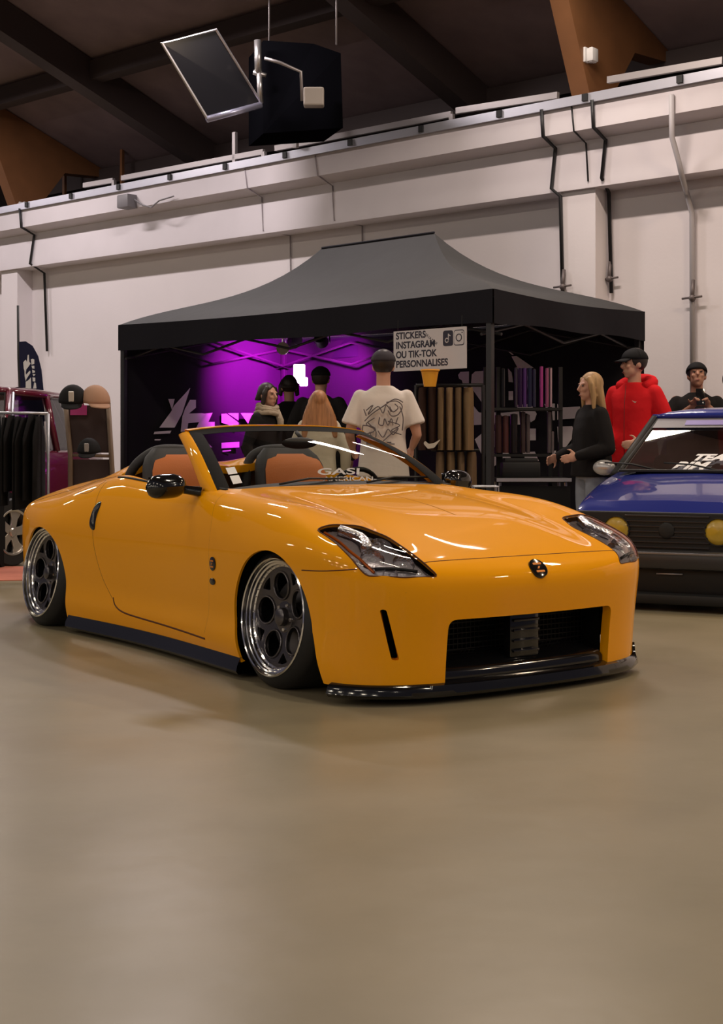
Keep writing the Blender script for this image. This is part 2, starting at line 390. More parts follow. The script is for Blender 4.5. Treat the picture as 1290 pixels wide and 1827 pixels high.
# front splitter: a lip following the bumper plan and reaching forward, with upturned fins at its ends
def plan_edge(a, z):      # outline of the shell at height z, in direction a from (.2,0)
    lo, hi = .1, 1.4
    for _ in range(30):
        m_ = (lo+hi)/2
        if Fbody(np.array([.2+m_*math.cos(a), m_*math.sin(a), z])) < 0: lo = m_
        else: hi = m_
    return lo
Q = []
for a in np.linspace(-1.30, 1.16, 90):
    r0 = plan_edge(a, .12); c_, s1 = math.cos(a), math.sin(a)
    ex = .020+.008*abs(s1)**2
    def pp(r, z): return (.2+r*c_, r*s1, z)
    Q.append([pp(r0-.10, .100), pp(r0-.02, .092), pp(r0+ex*.7, .080), pp(r0+ex, .062), pp(r0+ex+.004, .045), pp(r0+ex-.01, .030), pp(r0-.3, .026)])
autosmooth(MB().grid(Q).build('front_splitter', M_blk, car), 50)
Q = []
for a in np.linspace(-.75, .75, 60):      # second lip step inside the opening
    r0 = plan_edge(a, .16); c_, s1 = math.cos(a), math.sin(a)
    def pp(r, z): return (.2+r*c_, r*s1, z)
    Q.append([pp(r0-.22, .19), pp(r0-.12, .165), pp(r0-.05, .14), pp(r0-.035, .12), pp(r0-.035, .095)])
autosmooth(MB().grid(Q).build('air_dam', M_blk, car), 50)
f_ = MB(); pr = [(-.07, 0), (.07, 0), (.07, .03), (.03, .05), (.005, .085), (-.015, .10), (-.03, .045)]     # upturned fin at the far end
r0 = plan_edge(1.12, .12); f_.prism(rounded(pr, .012, 3), plane_matrix((.2+(r0+.012)*math.cos(1.12), (r0+.012)*math.sin(1.12), .04), (.78, -.62, 0)), .010); autosmooth(f_.build('splitter_fin', M_blk, car))
# grille interior: dark box with a glossy crash bar, centre plate and mesh behind it
g_ = MB(); g_.box((.50, 0, .2), (.03, 1.1, .36)); g_.box((.60, 0, .375), (.16, .95, .012)); 
for s_ in (1, -1): g_.box((.58, .485*s_, .24), (.15, .012, .30))
g_.box((.48, 0, .06), (.3, 1.05, .02)); g_.build('grille_duct', M_drk, car)
g_ = MB(); g_.box((.66, 0, .25), (.05, .17, .20), bev=.01)
for k in range(4): g_.box((.69, 0, .18+.045*k), (.02, .15, .012), bev=.004)
autosmooth(g_.build('grille_centre_block', M_blk, car))
g_ = MB()
for k in range(12): g_.box((.56, 0, .10+.023*k), (.004, .96, .004))
for k in range(40): g_.box((.558, -.47+.024*k, .22), (.004, .003, .28))
g_.build('grille_mesh', mat('grille_mesh_black', (.004, .004, .0045), .5), car)
for s_ in (1, -1):   # slit backing
    MB().box((.56, -.69*s_, .30), (.03, .10, .25)).build('vent_backing', M_drk, car)
    q = on_shell([(.60, -.77*s_, .470), (.64, -.70*s_, .470), (.64, -.70*s_, .452), (.60, -.77*s_, .452)])
    seam('washer_cover_gap', mir([(.66, -.72, .475), (.69, -.66, .475), (.69, -.66, .455), (.66, -.72, .455)], s_), .0012, closed=True, smooth=False)
# wheel-arch liners
for s_ in (1, -1):
    for cx_, cz in ((0, .285), (-2.61, .275)):
        l_ = MB(); 
        prof = []
        Q = []
        for k in range(25):
            q = PI*k/24*1.24-.38; rr = .375
            Q.append([(cx_+rr*math.cos(q), -s_*yy, max(.03, cz+rr*math.sin(q))) for yy in (.845, .60, .50)])
        l_.grid(Q); l_.box((cx_, -s_*.50, .30), (.72, .01, .60)); l_.build('wheel_arch_liner', M_drk, car)
# front badge, fender badges, door handles
def disc_on(p, r, m, name, th=.006, parent=None, sx=1., label=None, ring=None):
    p = on_shell([p])[0]; g = gradF(p[None])[0]; g /= np.linalg.norm(g)
    up = np.array([0, 0, 1.])-g*g[2]; up /= np.linalg.norm(up); xx = np.cross(up, g)
    M_ = Matrix(((xx[0], up[0], g[0], p[0]), (xx[1], up[1], g[1], p[1]), (xx[2], up[2], g[2], p[2]), (0, 0, 0, 1)))
    b_ = MB().lathe([(0, th), (r*.85, th), (r*.97, th*.7), (r, -.008)], 32, M_ @ Matrix.Diagonal((sx, 1, 1, 1)))
    o = autosmooth(b_.build(name, m, parent or car)); 
    if label: o['label'] = label
    return o, M_
M_orn = mat('badge_orange', (.75, .22, .01), .3)
def z_badge(p, r):
    o, M_ = disc_on(p, r, M_blk, 'badge', label='round black badge with a pierced emblem')
    for (dx, dy, w_, h_) in ((0, .42, 1.0, .22), (0, -.42, 1.0, .22)):
        b_ = MB(); pl = rounded([(-.5*w_*r, (dy-.5*h_)*r), (.5*w_*r, (dy-.5*h_)*r), (.5*w_*r, (dy+.5*h_)*r), (-.5*w_*r, (dy+.5*h_)*r)], .1*r)
        b_.prism(pl, M_ @ Matrix.Translation((0, 0, .0055)), .0016); b_.build('emblem_bar', M_orn, o)
    b_ = MB(); b_.prism([(-.22*r, -.12*r), (.0, -.12*r), (.22*r, .12*r), (0, .12*r)], M_ @ Matrix.Translation((0, 0, .0055)), .0018); b_.build('emblem_stroke', M_orn, o)
z_badge((.782, 0, .556), .048)
for s_ in (1, -1):
    z_badge((-.555, -.876*s_, .515), .034)
    o, M_ = disc_on((-.56, -.876*s_, .43), .017, M_blk, 'side_marker', sx=1.8)
    Q = dense([(-1.945, -.846*s_, .775), (-1.955, -.85*s_, .73), (-1.965, -.85*s_, .68), (-1.965, -.85*s_, .635), (-1.955, -.85*s_, .60)], 5); Q = on_shell(Q)
    h_ = MB(); grd = []
    for i, p in enumerate(Q):
        t = i/(len(Q)-1); wd = .020*(1-(2*t-1)**6)+.008; b_ = .022*(1-(2*t-1)**4)
        grd.append([(p[0]+wd*math.cos(q), p[1]-s_*(b_*math.sin(q)-.002), p[2]) for q in np.linspace(0, PI, 9)])
    h_.grid(grd); autosmooth(h_.build('door_handle', M_blk, car, label='upright gloss black door handle'), 60)
# ---- headlamps
def lamp_quad(inset, depth, n=44, s_=1, flat=0):
    lo = np.min(LP, 0); hi = np.max(LP, 0); xs = np.linspace(lo[0], hi[0], n); ys = np.linspace(lo[1], hi[1], n)
    X, Y = np.meshgrid(xs, ys, indexing='ij'); P2 = np.stack([X.ravel(), Y.ravel()], 1)
    P3 = lc+P2[:, :1]*lx+P2[:, 1:]*ly
    a = np.full(len(P3), -.25); b = np.full(len(P3), .15)
    for _ in range(28):
        m_ = (a+b)/2; ins = Fbody(P3+m_[:, None]*ln) < 0; a = np.where(ins, m_, a); b = np.where(ins, b, m_)
    P3 = P3+((a+b)/2)[:, None]*ln
    F_ = np.array([(i*n+j, (i+1)*n+j, (i+1)*n+j+1, i*n+j+1) for i in range(n-1) for j in range(n-1)])
    P3 = P3*np.array([1, s_, 1])
    poly = np.array(LP)
    sdp = lambda P: -(sd_poly(lamp2(P, s_), poly)+inset)
    P3, F_, _, rim = cut_shell(P3, F_, sdp)
    F_ = F_ if s_ == 1 else F_[:, ::-1]
    used = np.unique(F_); g = gradF(P3[used]); g /= np.linalg.norm(g, axis=-1, keepdims=True)
    P3[used] = P3[used]+g*depth
    return compact(P3, F_)
M_lens = thin_glass('lamp_lens', (.93, .93, .94), 1.)
M_lchr = mat('lamp_reflector', (.80, .77, .80), .22, 1., bump=.5, bscale=45)
M_amb = mat('amber_reflector', (.85, .20, .02), .3, .3)
for s_ in (1, -1):
    hl = MB(); v_, f_ = lamp_quad(0, -.002, 44, s_); bez = mobj('headlamp', v_, f_, M_lens, car, label='clear headlamp lens with chrome reflectors')
    v_, f_ = lamp_quad(-.0008, -.034, 44, s_); 
    mobj('lamp_bowl', v_, f_, mat('lamp_bowl_grey', (.58, .54, .58), .35, .6, bump=.3, bscale=30), bez)
    P = LAMP*np.array([1, s_, 1])
    # amber strip along the outer edge, chrome strip at the rear tip, two projectors
    def inner(p, d=-.02): p = on_shell([p])[0]; g = gradF(p[None])[0]; g /= np.linalg.norm(g); return p+g*d, g
    am = [inner(p, -.012)[0].tolist() for p in dense(mir([(.30, -.805, .722), (.40, -.80, .686), (.50, -.805, .640), (.575, -.785, .588), (.62, -.77, .556)], s_), 6)]
    MB().tube(am, .0065, 8).build('amber_strip', M_amb, bez, True)
    ch = [inner(p, -.016)[0].tolist() for p in dense(mir([(.30, -.72, .73), (.40, -.68, .69), (.50, -.72, .645)], s_), 6)]
    MB().tube(ch, .026, 10).build('rear_reflector', M_lchr, bez, True)
    for (px_, r) in (((.46, -.62, .66), .050), ((.545, -.73, .60), .048), ((.62, -.62, .595), .044), ((.66, -.72, .55), .030)):
        p, g = inner((px_[0], px_[1]*s_, px_[2]), -.055)
        fwd = np.array([.8, -.25*s_, .25]); fwd = .5*fwd+.6*g; zz = Vector(fwd).normalized()
        Mx = Vector((0, 0, 1)).rotation_difference(zz).to_matrix().to_4x4(); Mx.translation = Vector(p)
        q = MB().lathe([(r*.25, 0), (r*.7, .004), (r, .030), (r*1.08, .034), (r*1.1, .028), (r*1.1, 0)], 28, Mx); rf = autosmooth(q.build('lamp_reflector', M_lchr, bez))
        MB().ball((0, 0, .012), (r*.5, r*.5, r*.35), 18, 10, Mx).build('lamp_bulb', mat('bulb_glass', (.75, .75, .78), .05, .6, coat=1), rf, True)
    bar = [inner(p, -.022)[0].tolist() for p in dense(mir([(.60, -.755, .565), (.66, -.66, .568), (.70, -.60, .57)], s_), 5)]
    MB().tube(bar, .007, 8).build('lamp_divider', M_mat, bez, True)
    rimc = np.array([lc+p[0]*lx+p[1]*ly for p in LP]); a_ = np.full(len(rimc), -.25); b_ = np.full(len(rimc), .15)
    for _ in range(28):
        m_ = (a_+b_)/2; ins = Fbody(rimc+m_[:, None]*ln) < 0; a_ = np.where(ins, m_, a_); b_ = np.where(ins, b_, m_)
    rimc = (rimc+a_[:, None]*ln)*np.array([1, s_, 1])
    MB().tube(rimc.tolist(), .0028, 6, closed=True).build('lamp_gap', M_gap, bez, True)
# ---- wheels
def wheel_face(R, n_hole, depth_fn, hole, win, M_):
    """dense polar disc with round holes and outer windows cut through, then given thickness"""
    nr_, na = 60, 360; r = np.linspace(.030, R, nr_); q = np.arange(na)*2*PI/na
    X = r[:, None]*np.cos(q); Y = r[:, None]*np.sin(q); Z = np.broadcast_to(depth_fn(r)[:, None], X.shape)
    P = np.stack([X, Y, Z], -1).reshape(-1, 3); I_ = np.arange(nr_*na).reshape(nr_, na); J_ = np.roll(I_, -1, 1)
    F_ = np.stack([I_[:-1], I_[1:], J_[1:], J_[:-1]], -1).reshape(-1, 4)
    def sd(P):
        d = np.full(len(P), 9.)
        for k in range(n_hole):
            a = 2*PI*k/n_hole+.5
            d = np.minimum(d, np.hypot(P[:, 0]-hole[0]*math.cos(a), P[:, 1]-hole[0]*math.sin(a))-hole[1])
            if win:
                a2 = a+PI/n_hole; u_ = np.array([math.cos(a2), math.sin(a2)]); v2 = np.array([-u_[1], u_[0]])
                Q = P[:, :2]; W = np.stack([Q@u_, Q@v2], 1); d = np.minimum(d, sd_poly(W, win))
        return d
    P, F_, _, rim = cut_shell(P, F_, sd)
    return compact(P, F_)
def add_wheel(parent, loc, s_, camber, R=.262, name='wheel', Rt=.318, wt=.25):
    wh = empty(name, loc); wh.parent = parent
    # local: +Z outward, mirrored by rotation
    wh.rotation_euler = Euler((0, 0, 0)); z = Vector((0, -s_*math.cos(camber), -math.sin(camber)))
    Mx = Matrix.Rotation(PI/2 if s_ == 1 else -PI/2, 4, 'X'); wh.matrix_local = Matrix.Translation(loc) @ Matrix.Rotation(-camber*s_, 4, 'X') @ Mx
    t = MB(); pr = [(R-.012, -.012), (R+.006, .000), (R+.022, -.010), (Rt-.006, -.035), (Rt, -.055), (Rt, -wt+.02), (Rt-.015, -wt), (R-.01, -wt-.02), (R-.03, -wt)]
    t.lathe(pr, 96); tyre = autosmooth(t.build('tyre', M_rub, wh))
    l_ = MB(); st = [(R, -.006), (R+.004, .002), (R-.002, .006), (R-.007, .002), (R-.009, -.012), (R-.018, -.015), (R-.020, -.026), (R-.028, -.029), (R-.030, -.042), (R-.038, -.046), (R-.040, -.075)]
    l_.lathe(st, 96); autosmooth(l_.build('rim_lip', M_chr, wh, label='polished stepped wheel lip'), 30)
    b_ = MB(); b_.lathe([(R-.040, -.07), (R-.045, -.22)], 64); b_.lathe([(0, -.16), (R-.05, -.16)], 48); b_.build('rim_barrel', mat('barrel_dark', (.02, .02, .022), .4, .6), wh, True)
    Rf = R-.038
    dep = lambda r: -.048-.020*np.cos(np.clip((r/Rf), 0, 1)*PI*.5)**1.5+.0*r
    v_, f_ = wheel_face(Rf, 5, dep, (.140, .0590), rounded([(.158, 0), (.204, -.040), (.211, 0), (.204, .040)], .010), None)
    fc = mobj('wheel_face', v_, f_, M_gun, wh, label='dark gunmetal centre with five round holes'); solid(fc, .016, -1)
    md = fc.modifiers.new('b', 'BEVEL'); md.width = .004; md.segments = 2; md.limit_method = 'ANGLE'; md.angle_limit = .6
    for k in range(5):
        rg = MB()
        a = 2*PI*k/5+.5; c0 = Vector((.140*math.cos(a), .140*math.sin(a), 0)); pts = []
        for j in range(28):
            q = 2*PI*j/28; x_, y_ = c0.x+.0615*math.cos(q), c0.y+.0615*math.sin(q); r_ = min(math.hypot(x_, y_), Rf); pts.append((x_, y_, float(dep(np.array(r_)))+.002))
        rg.tube(pts, .0055, 8, closed=True)
        rg.build('hole_ring', M_gun, wh, True)
    h_ = MB().lathe([(0, -.030), (.030, -.030), (.040, -.036), (.042, -.062), (.070, -.064), (.074, -.080)], 32); autosmooth(h_.build('centre_cap', M_gun, wh))
    for k in range(5):
        n_ = MB(); a = 2*PI*k/5+.5+PI/5; M2 = Matrix.Translation((.057*math.cos(a), .057*math.sin(a), -.066)); n_.lathe([(0, .012), (.007, .012), (.009, .008), (.009, -.01)], 6, M2)
        n_.build('wheel_nut', M_chr, wh)
    for k in range(40):
        rv = MB(); a = 2*PI*k/40; rv.ball(((R-.034)*math.cos(a), (R-.034)*math.sin(a), -.043), .0035, 6, 4)
        rv.build('lip_rivet', M_chr, wh, True)
    d_ = MB().lathe([(.05, -.115), (.165, -.115), (.165, -.14), (.05, -.14)], 48, closed=True); autosmooth(d_.build('brake_disc', mat('brake_steel', (.25, .24, .24), .35, .9), wh))
    return wh
add_wheel(car, (0, -.885, .320), 1, math.radians(5))
add_wheel(car, (-2.63, -.895, .319), 1, math.radians(7))
add_wheel(car, (0, .885, .320), -1, math.radians(5))
add_wheel(car, (-2.63, .895, .319), -1, math.radians(7))
# ---- windscreen frame
def bez3(p0, p1, p2, p3, n):
    t = np.linspace(0, 1, n)[:, None]; p0, p1, p2, p3 = map(np.array, (p0, p1, p2, p3)); return (1-t)**3*p0+3*t*(1-t)**2*p1+3*t*t*(1-t)*p2+t**3*p3
def ws_point(u, v):
    """u 0..1 from right to left, v 0 bottom .. 1 top"""
    s = 2*u-1; yb, yt = .735, .575
    xb = -.82+.08*abs(s)**2.2; zb = .866-.036*abs(s)**2.5
    xt = -1.33-.03*abs(s)**3+.015*(1-s*s); zt = 1.180-.030*abs(s)**3
    v1 = max(v, 0.); y = s*(yb+(yt-yb)*(v1**1.25)); bul = .030*math.sin(PI*v1)
    return np.array([xb+(xt-xb)*v+bul*.5, y, zb+(zt-zb)*(v1**.93+min(v, 0.))+bul*.6])
gl = [[ws_point(.02+.96*u, v) for u in np.linspace(0, 1, 40)] for v in np.linspace(0, .97, 20)]
M_glass = mat('windscreen_glass', (.93, .96, .95), .0, trans=1., ior=1.02)
M_scr = thin_glass('windscreen_clear', (.80, .84, .83), .9)
wsc = MB().grid(gl).build('windscreen', M_scr, car, True)
def strip(name, path_a, path_b, th, m, parent=car):
    """ribbon between two polylines, given thickness along its normal"""
    A, B = np.array(path_a), np.array(path_b); n = len(A); t = np.gradient(A, axis=0); nn = np.cross(t, B-A); nn /= np.linalg.norm(nn, axis=1, keepdims=True)
    c = (A+B)/2+nn*th; C2 = np.stack([A, A+nn*th*.7+(B-A)*.12, c, B+nn*th*.7-(B-A)*.12, B, B-nn*th*.5, A-nn*th*.5, A], 1)
    return autosmooth(MB().grid(C2).build(name, m, parent), 50)
for s_ in (1, -1):
    vs_ = np.linspace(-.06, 1, 22)
    A = [ws_point(0, v)*np.array([1, s_, 1]) for v in vs_]; A[0][2] -= .02
    Bp = []
    for v in vs_:
        p = ws_point(0, v)*np.array([1, s_, 1]); q = ws_point(.055, v)*np.array([1, s_, 1]); Bp.append(q)
    A2 = [a+np.array([-.125+.03*i/21, -.012*s_, -.020]) for i, a in enumerate(A)]
    nm = 'a_pillar'
    P_ = [a for a in A]; strip(nm, P_ if s_ == 1 else A2, A2 if s_ == 1 else P_, .012, M_yel)
    strip('pillar_trim', Bp if s_ == 1 else A, A if s_ == 1 else Bp, .004, M_drk)
us = np.linspace(0, 1, 40)
H1 = [ws_point(u, 1.0)+np.array([0, 0, .004]) for u in us]; H2 = [p+np.array([-.05, 0, .004]) for p in H1]
strip('windscreen_header', H2, H1, .012, M_yel)
H3 = [ws_point(u, .90) for u in us]
strip('header_trim', H1, H3, .003, M_drk)
B1 = [ws_point(u, .05) for u in us]; B2 = [ws_point(u, -.02)+np.array([.03, 0, -.008]) for u in us]
strip('cowl_trim', B1, B2, .004, M_mat)
# mirror inside, stickers on the glass
mr = MB(); mr.ball((0, 0, 0), (.022, .115, .032), 24, 14, Matrix.Translation((-1.16, .0, 1.09))); mr.tube([(-1.16, .02, 1.11), (-1.22, .02, 1.15)], .012); mr.build('interior_mirror', M_mat, car, True)
def on_glass(u, v, d=.003):
    p = ws_point(u, v); a = ws_point(u+.01, v)-p; b = ws_point(u, v+.01)-p; n_ = np.cross(a, b); n_ /= np.linalg.norm(n_); 
    if n_[0] < 0: n_ = -n_
    return p+n_*d
def glass_patch(name, u0, u1, v0, v1, m, d=.003, label=None):
    g = [[on_glass(u, v, d) for u in np.linspace(u0, u1, 8)] for v in np.linspace(v0, v1, 5)]
    return MB().grid(g).build(name, m, car, True, label=label)
M_pap = mat('sticker_white', (.72, .72, .74), .6)
glass_patch('sticker', .075, .115, .09, .19, M_pap, .004, 'small white square sticker'); glass_patch('sticker', .073, .113, .21, .30, M_pap, .004, 'small white square sticker')
# white angular lettering along the foot of the screen
def glass_text(s, u0, u1, v0, v1, m, name):
    cu = bpy.data.curves.new('t', 'FONT'); cu.body = s; cu.size = 1; cu.shear = .35; cu.offset = .02; tmp = link(bpy.data.objects.new('t', cu))
    me = bpy.data.meshes.new_from_object(tmp.evaluated_get(bpy.context.evaluated_depsgraph_get())); bpy.data.objects.remove(tmp)
    co = np.array([v.co[:2] for v in me.vertices]); lo, hi = co.min(0), co.max(0)
    co = (co-lo)/(hi-lo); pts = [on_glass(u0+(u1-u0)*c[0], v0+(v1-v0)*c[1], .005) for c in co]
    fs = [list(p.vertices) for p in me.polygons]; return mobj(name, pts, fs, m, car, False, label='white angular lettering on the windscreen')
M_scl = mat('lettering_grey', (.42, .40, .40), .6)
glass_text('GASI', .46, .66, .125, .215, M_scl, 'screen_lettering'); glass_text('-AMERICAN-', .45, .70, .045, .10, M_scl, 'screen_lettering')
# ---- cockpit
M_int = mat('interior_black', (.012, .012, .014), .6)
M_lea = mat('seat_leather_orange', (.55, .15, .025), .5, bump=.08, bscale=120)
M_sts = mat('seat_side_charcoal', (.03, .03, .034), .6)
c_ = MB(); c_.box((-1.35, 0, .25), (1.5, 1.5, .02)); c_.box((-.62, 0, .5), (.02, 1.4, .5)); c_.box((-1.98, 0, .52), (.03, 1.3, .60))
for s_ in (1, -1): c_.box((-1.35, .76*s_, .5), (1.4, .04, .56))
c_.build('cockpit_tub', M_int, car)
Q = [[ (x, y, .80+.03*math.cos(y*2)-(.06 if x < -1.02 else 0)-(.30 if x < -1.08 else 0)) for y in np.linspace(-.68, .68, 24)] for x in (-.66, -.75, -.85, -.95, -1.01, -1.05, -1.10, -1.13)]
autosmooth(MB().grid(Q).build('dashboard', M_int, car), 60)
bn = MB(); bn.ball((0, 0, 0), (.14, .17, .07), 20, 10, Matrix.Translation((-.98, .36, .80))); bn.build('instrument_hood', M_int, car, True)
sw = MB(); Mw = Matrix.Translation((-1.18, .36, .78)) @ Matrix.Rotation(-1.15, 4, 'Y'); pts = [Mw @ Vector((.18*math.cos(q), .18*math.sin(q), 0)) for q in np.linspace(0, 2*PI, 33)[:-1]]
sw.tube(pts, .014, 8, closed=True); sw.box((0, 0, -.01), (.09, .34, .03), M=Mw, bev=.01); sw.build('steering_wheel', M_int, car, True)
for s_ in (1, -1):     # seats
    st = empty('seat', (-1.66, -.37*s_, 0)); st.parent = car; st['label'] = 'orange leather bucket seat with charcoal sides'
    rows = []
    for t in np.linspace(0, 1, 14):
        z = .42+.64*t; x = -.02-.22*t; hw = .252-.055*max(0, (t-.45)/.55)**1.5-.05*max(0, (t-.85)/.15)**2; d = .065
        ring = []
        for q in np.linspace(0, 2*PI, 29)[:-1]:
            cq, sq = math.cos(q), math.sin(q); ex = abs(cq)**.5*(1 if cq > 0 else -1); ey = abs(sq)**.6*(1 if sq > 0 else -1)
            ring.append((x+d*ex*(1-.6*max(0, (t-.9)/.1))+(.02*abs(ey)**3 if ex > 0 else 0), hw*ey, z))
        rows.append(ring+[ring[0]])
    b_ = MB(); b_.grid(rows); b_.add(rows[-1][:-1], [tuple(range(28))]); o = autosmooth(b_.build('backrest', M_sts, st), 60)
    rows = []
    for t in np.linspace(0.02, 1, 14):      # leather face
        z = .42+.605*t; x = -.02-.21*t; hw = .232-.04*max(0, (t-.45)/.55)**1.5-.05*max(0, (t-.85)/.15)**2
        rows.append([(x+.071+.012*(1-abs(k)**4)-(.03*max(0, (t-.93)/.07)), hw*k, z) for k in np.linspace(-1, 1, 15)])
    MB().grid(rows).build('seat_leather', M_lea, st, True)
    b_ = MB(); b_.box((.22, 0, .38), (.46, .46, .14), bev=.05); autosmooth(b_.build('cushion', M_lea, st), 50)
    hp = dense([(-2.0, -.15*s_, .80), (-2.0, -.17*s_, .97), (-1.98, -.24*s_, 1.04), (-1.97, -.37*s_, 1.055), (-1.97, -.48*s_, 1.04), (-2.02, -.57*s_, .96), (-2.10, -.60*s_, .84)], 6)
    MB().tube(hp.tolist(), .028, 12).build('roll_hoop', mat('hoop_charcoal', (.035, .035, .04), .65, bump=.1), car, True)
# door mirrors
for s_ in (1, -1):
    m_ = MB(); rows = []
    for t in np.linspace(0, 1, 15):
        k = math.sin(PI*min(1, t*.93+.07)); a_ = max(.02, (1-abs(2*t-1)**3.2))**.5
        y = -.83-.20*t; rows.append([(-.955+.055*a_*math.cos(q)*(1.3 if math.cos(q) > 0 else .5)+.03*(1-t), y*s_, .880-.01*t+.062*a_*math.sin(q)) for q in np.linspace(0, 2*PI, 25)])
    m_.grid(rows); m_.tube([(-.93, -.84*s_, .86), (-.88, -.76*s_, .845)], [.022, .026], 10)
    mo = autosmooth(m_.build('door_mirror', M_blk, car, label='gloss black door mirror'), 70)
    g = [[(-.990, (-.86-.14*a)*s_, .84+.08*b) for a in (0, 1)] for b in (0, 1)]; MB().grid(g).build('mirror_glass', mat('mirror_silver', (.8, .8, .82), .03, 1.), mo)
# wiper and cowl line
for s_ in (.2, -.35):
    MB().tube([(-.80, s_, .880), (-.83, s_+.2, .905), (-.86, s_+.5, .90)], .006, 6).build('wiper', M_mat, car, True)
# belt-line dark seals along the doors, rear underbody
for s_ in (1, -1):
    seam('belt_seal', mir([(-.72, -.705, .86), (-1.1, -.712, .86), (-1.6, -.712, .88), (-1.95, -.70, .88)], s_), .008, M_mat, lift=.0)
MB().box((-1.3, 0, .10), (3.6, 1.35, .06)).build('underbody', M_drk, car)
# ------------------------------------------------------------------ the hall
def at(px, py, Y):                      # a pixel of the photograph at depth Y
    return Vector(((px-645)/2500*Y, Y, 1.098+(788-py)/2500*Y))
def on_plane(px, py, p0, n):
    o = Vector((0, 0, 1.098)); d = Vector(((px-645)/2500, 1, (788-py)/2500)); t = (Vector(p0)-o).dot(n)/d.dot(n); return o+d*t
def floor_mat():
    m = bpy.data.materials.new('sealed_concrete'); m.use_nodes = True; nt = m.node_tree; b = nt.nodes['Principled BSDF']; L = nt.links.new
    tc = nt.nodes.new('ShaderNodeTexCoord')
    def noise(sc, det, rough=.5):
        n = nt.nodes.new('ShaderNodeTexNoise'); n.inputs['Scale'].default_value = sc; n.inputs['Detail'].default_value = det; n.inputs['Roughness'].default_value = rough; L(tc.outputs['Object'], n.inputs['Vector']); return n
    n1 = noise(.55, 6, .6); n2 = noise(3.2, 5); n3 = noise(.9, 3)
    r = nt.nodes.new('ShaderNodeValToRGB'); r.color_ramp.elements[0].position = .30; r.color_ramp.elements[1].position = .72
    r.color_ramp.elements[0].color = (.225, .192, .120, 1); r.color_ramp.elements[1].color = (.300, .250, .170, 1)
    mx = nt.nodes.new('ShaderNodeMixRGB'); mx.blend_type = 'MULTIPLY'; mx.inputs[0].default_value = .35
    r2 = nt.nodes.new('ShaderNodeValToRGB'); r2.color_ramp.elements[0].position = .35; r2.color_ramp.elements[0].color = (.80, .80, .78, 1); r2.color_ramp.elements[1].position = .65; r2.color_ramp.elements[1].color = (1, 1, 1, 1)
    L(n1.outputs['Fac'], r.inputs[0]); L(n2.outputs['Fac'], r2.inputs[0]); L(r.outputs[0], mx.inputs[1]); L(r2.outputs[0], mx.inputs[2]); L(mx.outputs[0], b.inputs['Base Color'])
    mr = nt.nodes.new('ShaderNodeMapRange'); mr.inputs[1].default_value = .3; mr.inputs[2].default_value = .7; mr.inputs[3].default_value = .30; mr.inputs[4].default_value = .42
    L(n3.outputs['Fac'], mr.inputs[0]); L(mr.outputs[0], b.inputs['Roughness']); b.inputs['Specular IOR Level'].default_value = .42
    n4 = noise(5, 3); bp = nt.nodes.new('ShaderNodeBump'); bp.inputs['Strength'].default_value = .05; bp.inputs['Distance'].default_value = .03; L(n4.outputs['Fac'], bp.inputs['Height']); L(bp.outputs[0], b.inputs['Normal'])
    return m
fl = MB().box((0, 10, -.05), (60, 60, .1)).build('floor', floor_mat(), kind='structure')
M_wall = mat('painted_wall', (.66, .615, .63), .85, noise=.05, nscale=1.2, bump=.05, bscale=25)
M_conc = mat('painted_beam', (.60, .56, .585), .8, noise=.07, nscale=2.0)
WM = Matrix(((WD.x, -WN.x, 0, W0.x), (WD.y, -WN.y, 0, W0.y), (0, 0, 1, 0), (0, 0, 0, 1)))     # local X along the wall, Y out of it, Z up (mirror frame)
def wbox(mb, s0, s1, d0, d1, z0, z1, bev=0.):
    c = WM @ Vector(((s0+s1)/2, (d0+d1)/2, (z0+z1)/2)); return mb.box(c, (abs(s1-s0), abs(d1-d0), abs(z1-z0)), wall_ang, bev)
def wp(s, d, z): return WM @ Vector((s, d, z))
b = MB(); wbox(b, -12, 24, -.3, 0, 0, 4.2); b.build('wall_back', M_wall, kind='structure')
b = MB()
prof = [(-.3, 4.88), (.55, 4.88), (.55, 4.60), (.28, 4.54), (.36, 4.06), (.36, 3.98), (-.3, 3.98)]
n_ = len(prof); vs = [wp(s, d, z) for s in (-12, 24) for d, z in prof]
b.add(vs, [tuple(range(n_)), tuple(range(n_, 2*n_))[::-1]]+[(i, n_+i, n_+(i+1) % n_, (i+1) % n_) for i in range(n_)])
o = b.build('trim_1', M_conc, kind='structure'); autosmooth(o, 20)
for i, s in enumerate((-9.6, 1.63, 12.9)):
    b = MB(); wbox(b, s-.23, s+.23, 0, .30, 0, 3.98); b.build('trim_%d' % (i+2), M_wall, kind='structure')
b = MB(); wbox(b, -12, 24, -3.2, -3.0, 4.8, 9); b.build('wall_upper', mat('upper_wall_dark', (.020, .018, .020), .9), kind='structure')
b = MB(); wbox(b, -12, 24, -3.2, -.3, 4.78, 4.85); b.build('walkway', mat('walkway_dark', (.03, .03, .032), .8), kind='structure')
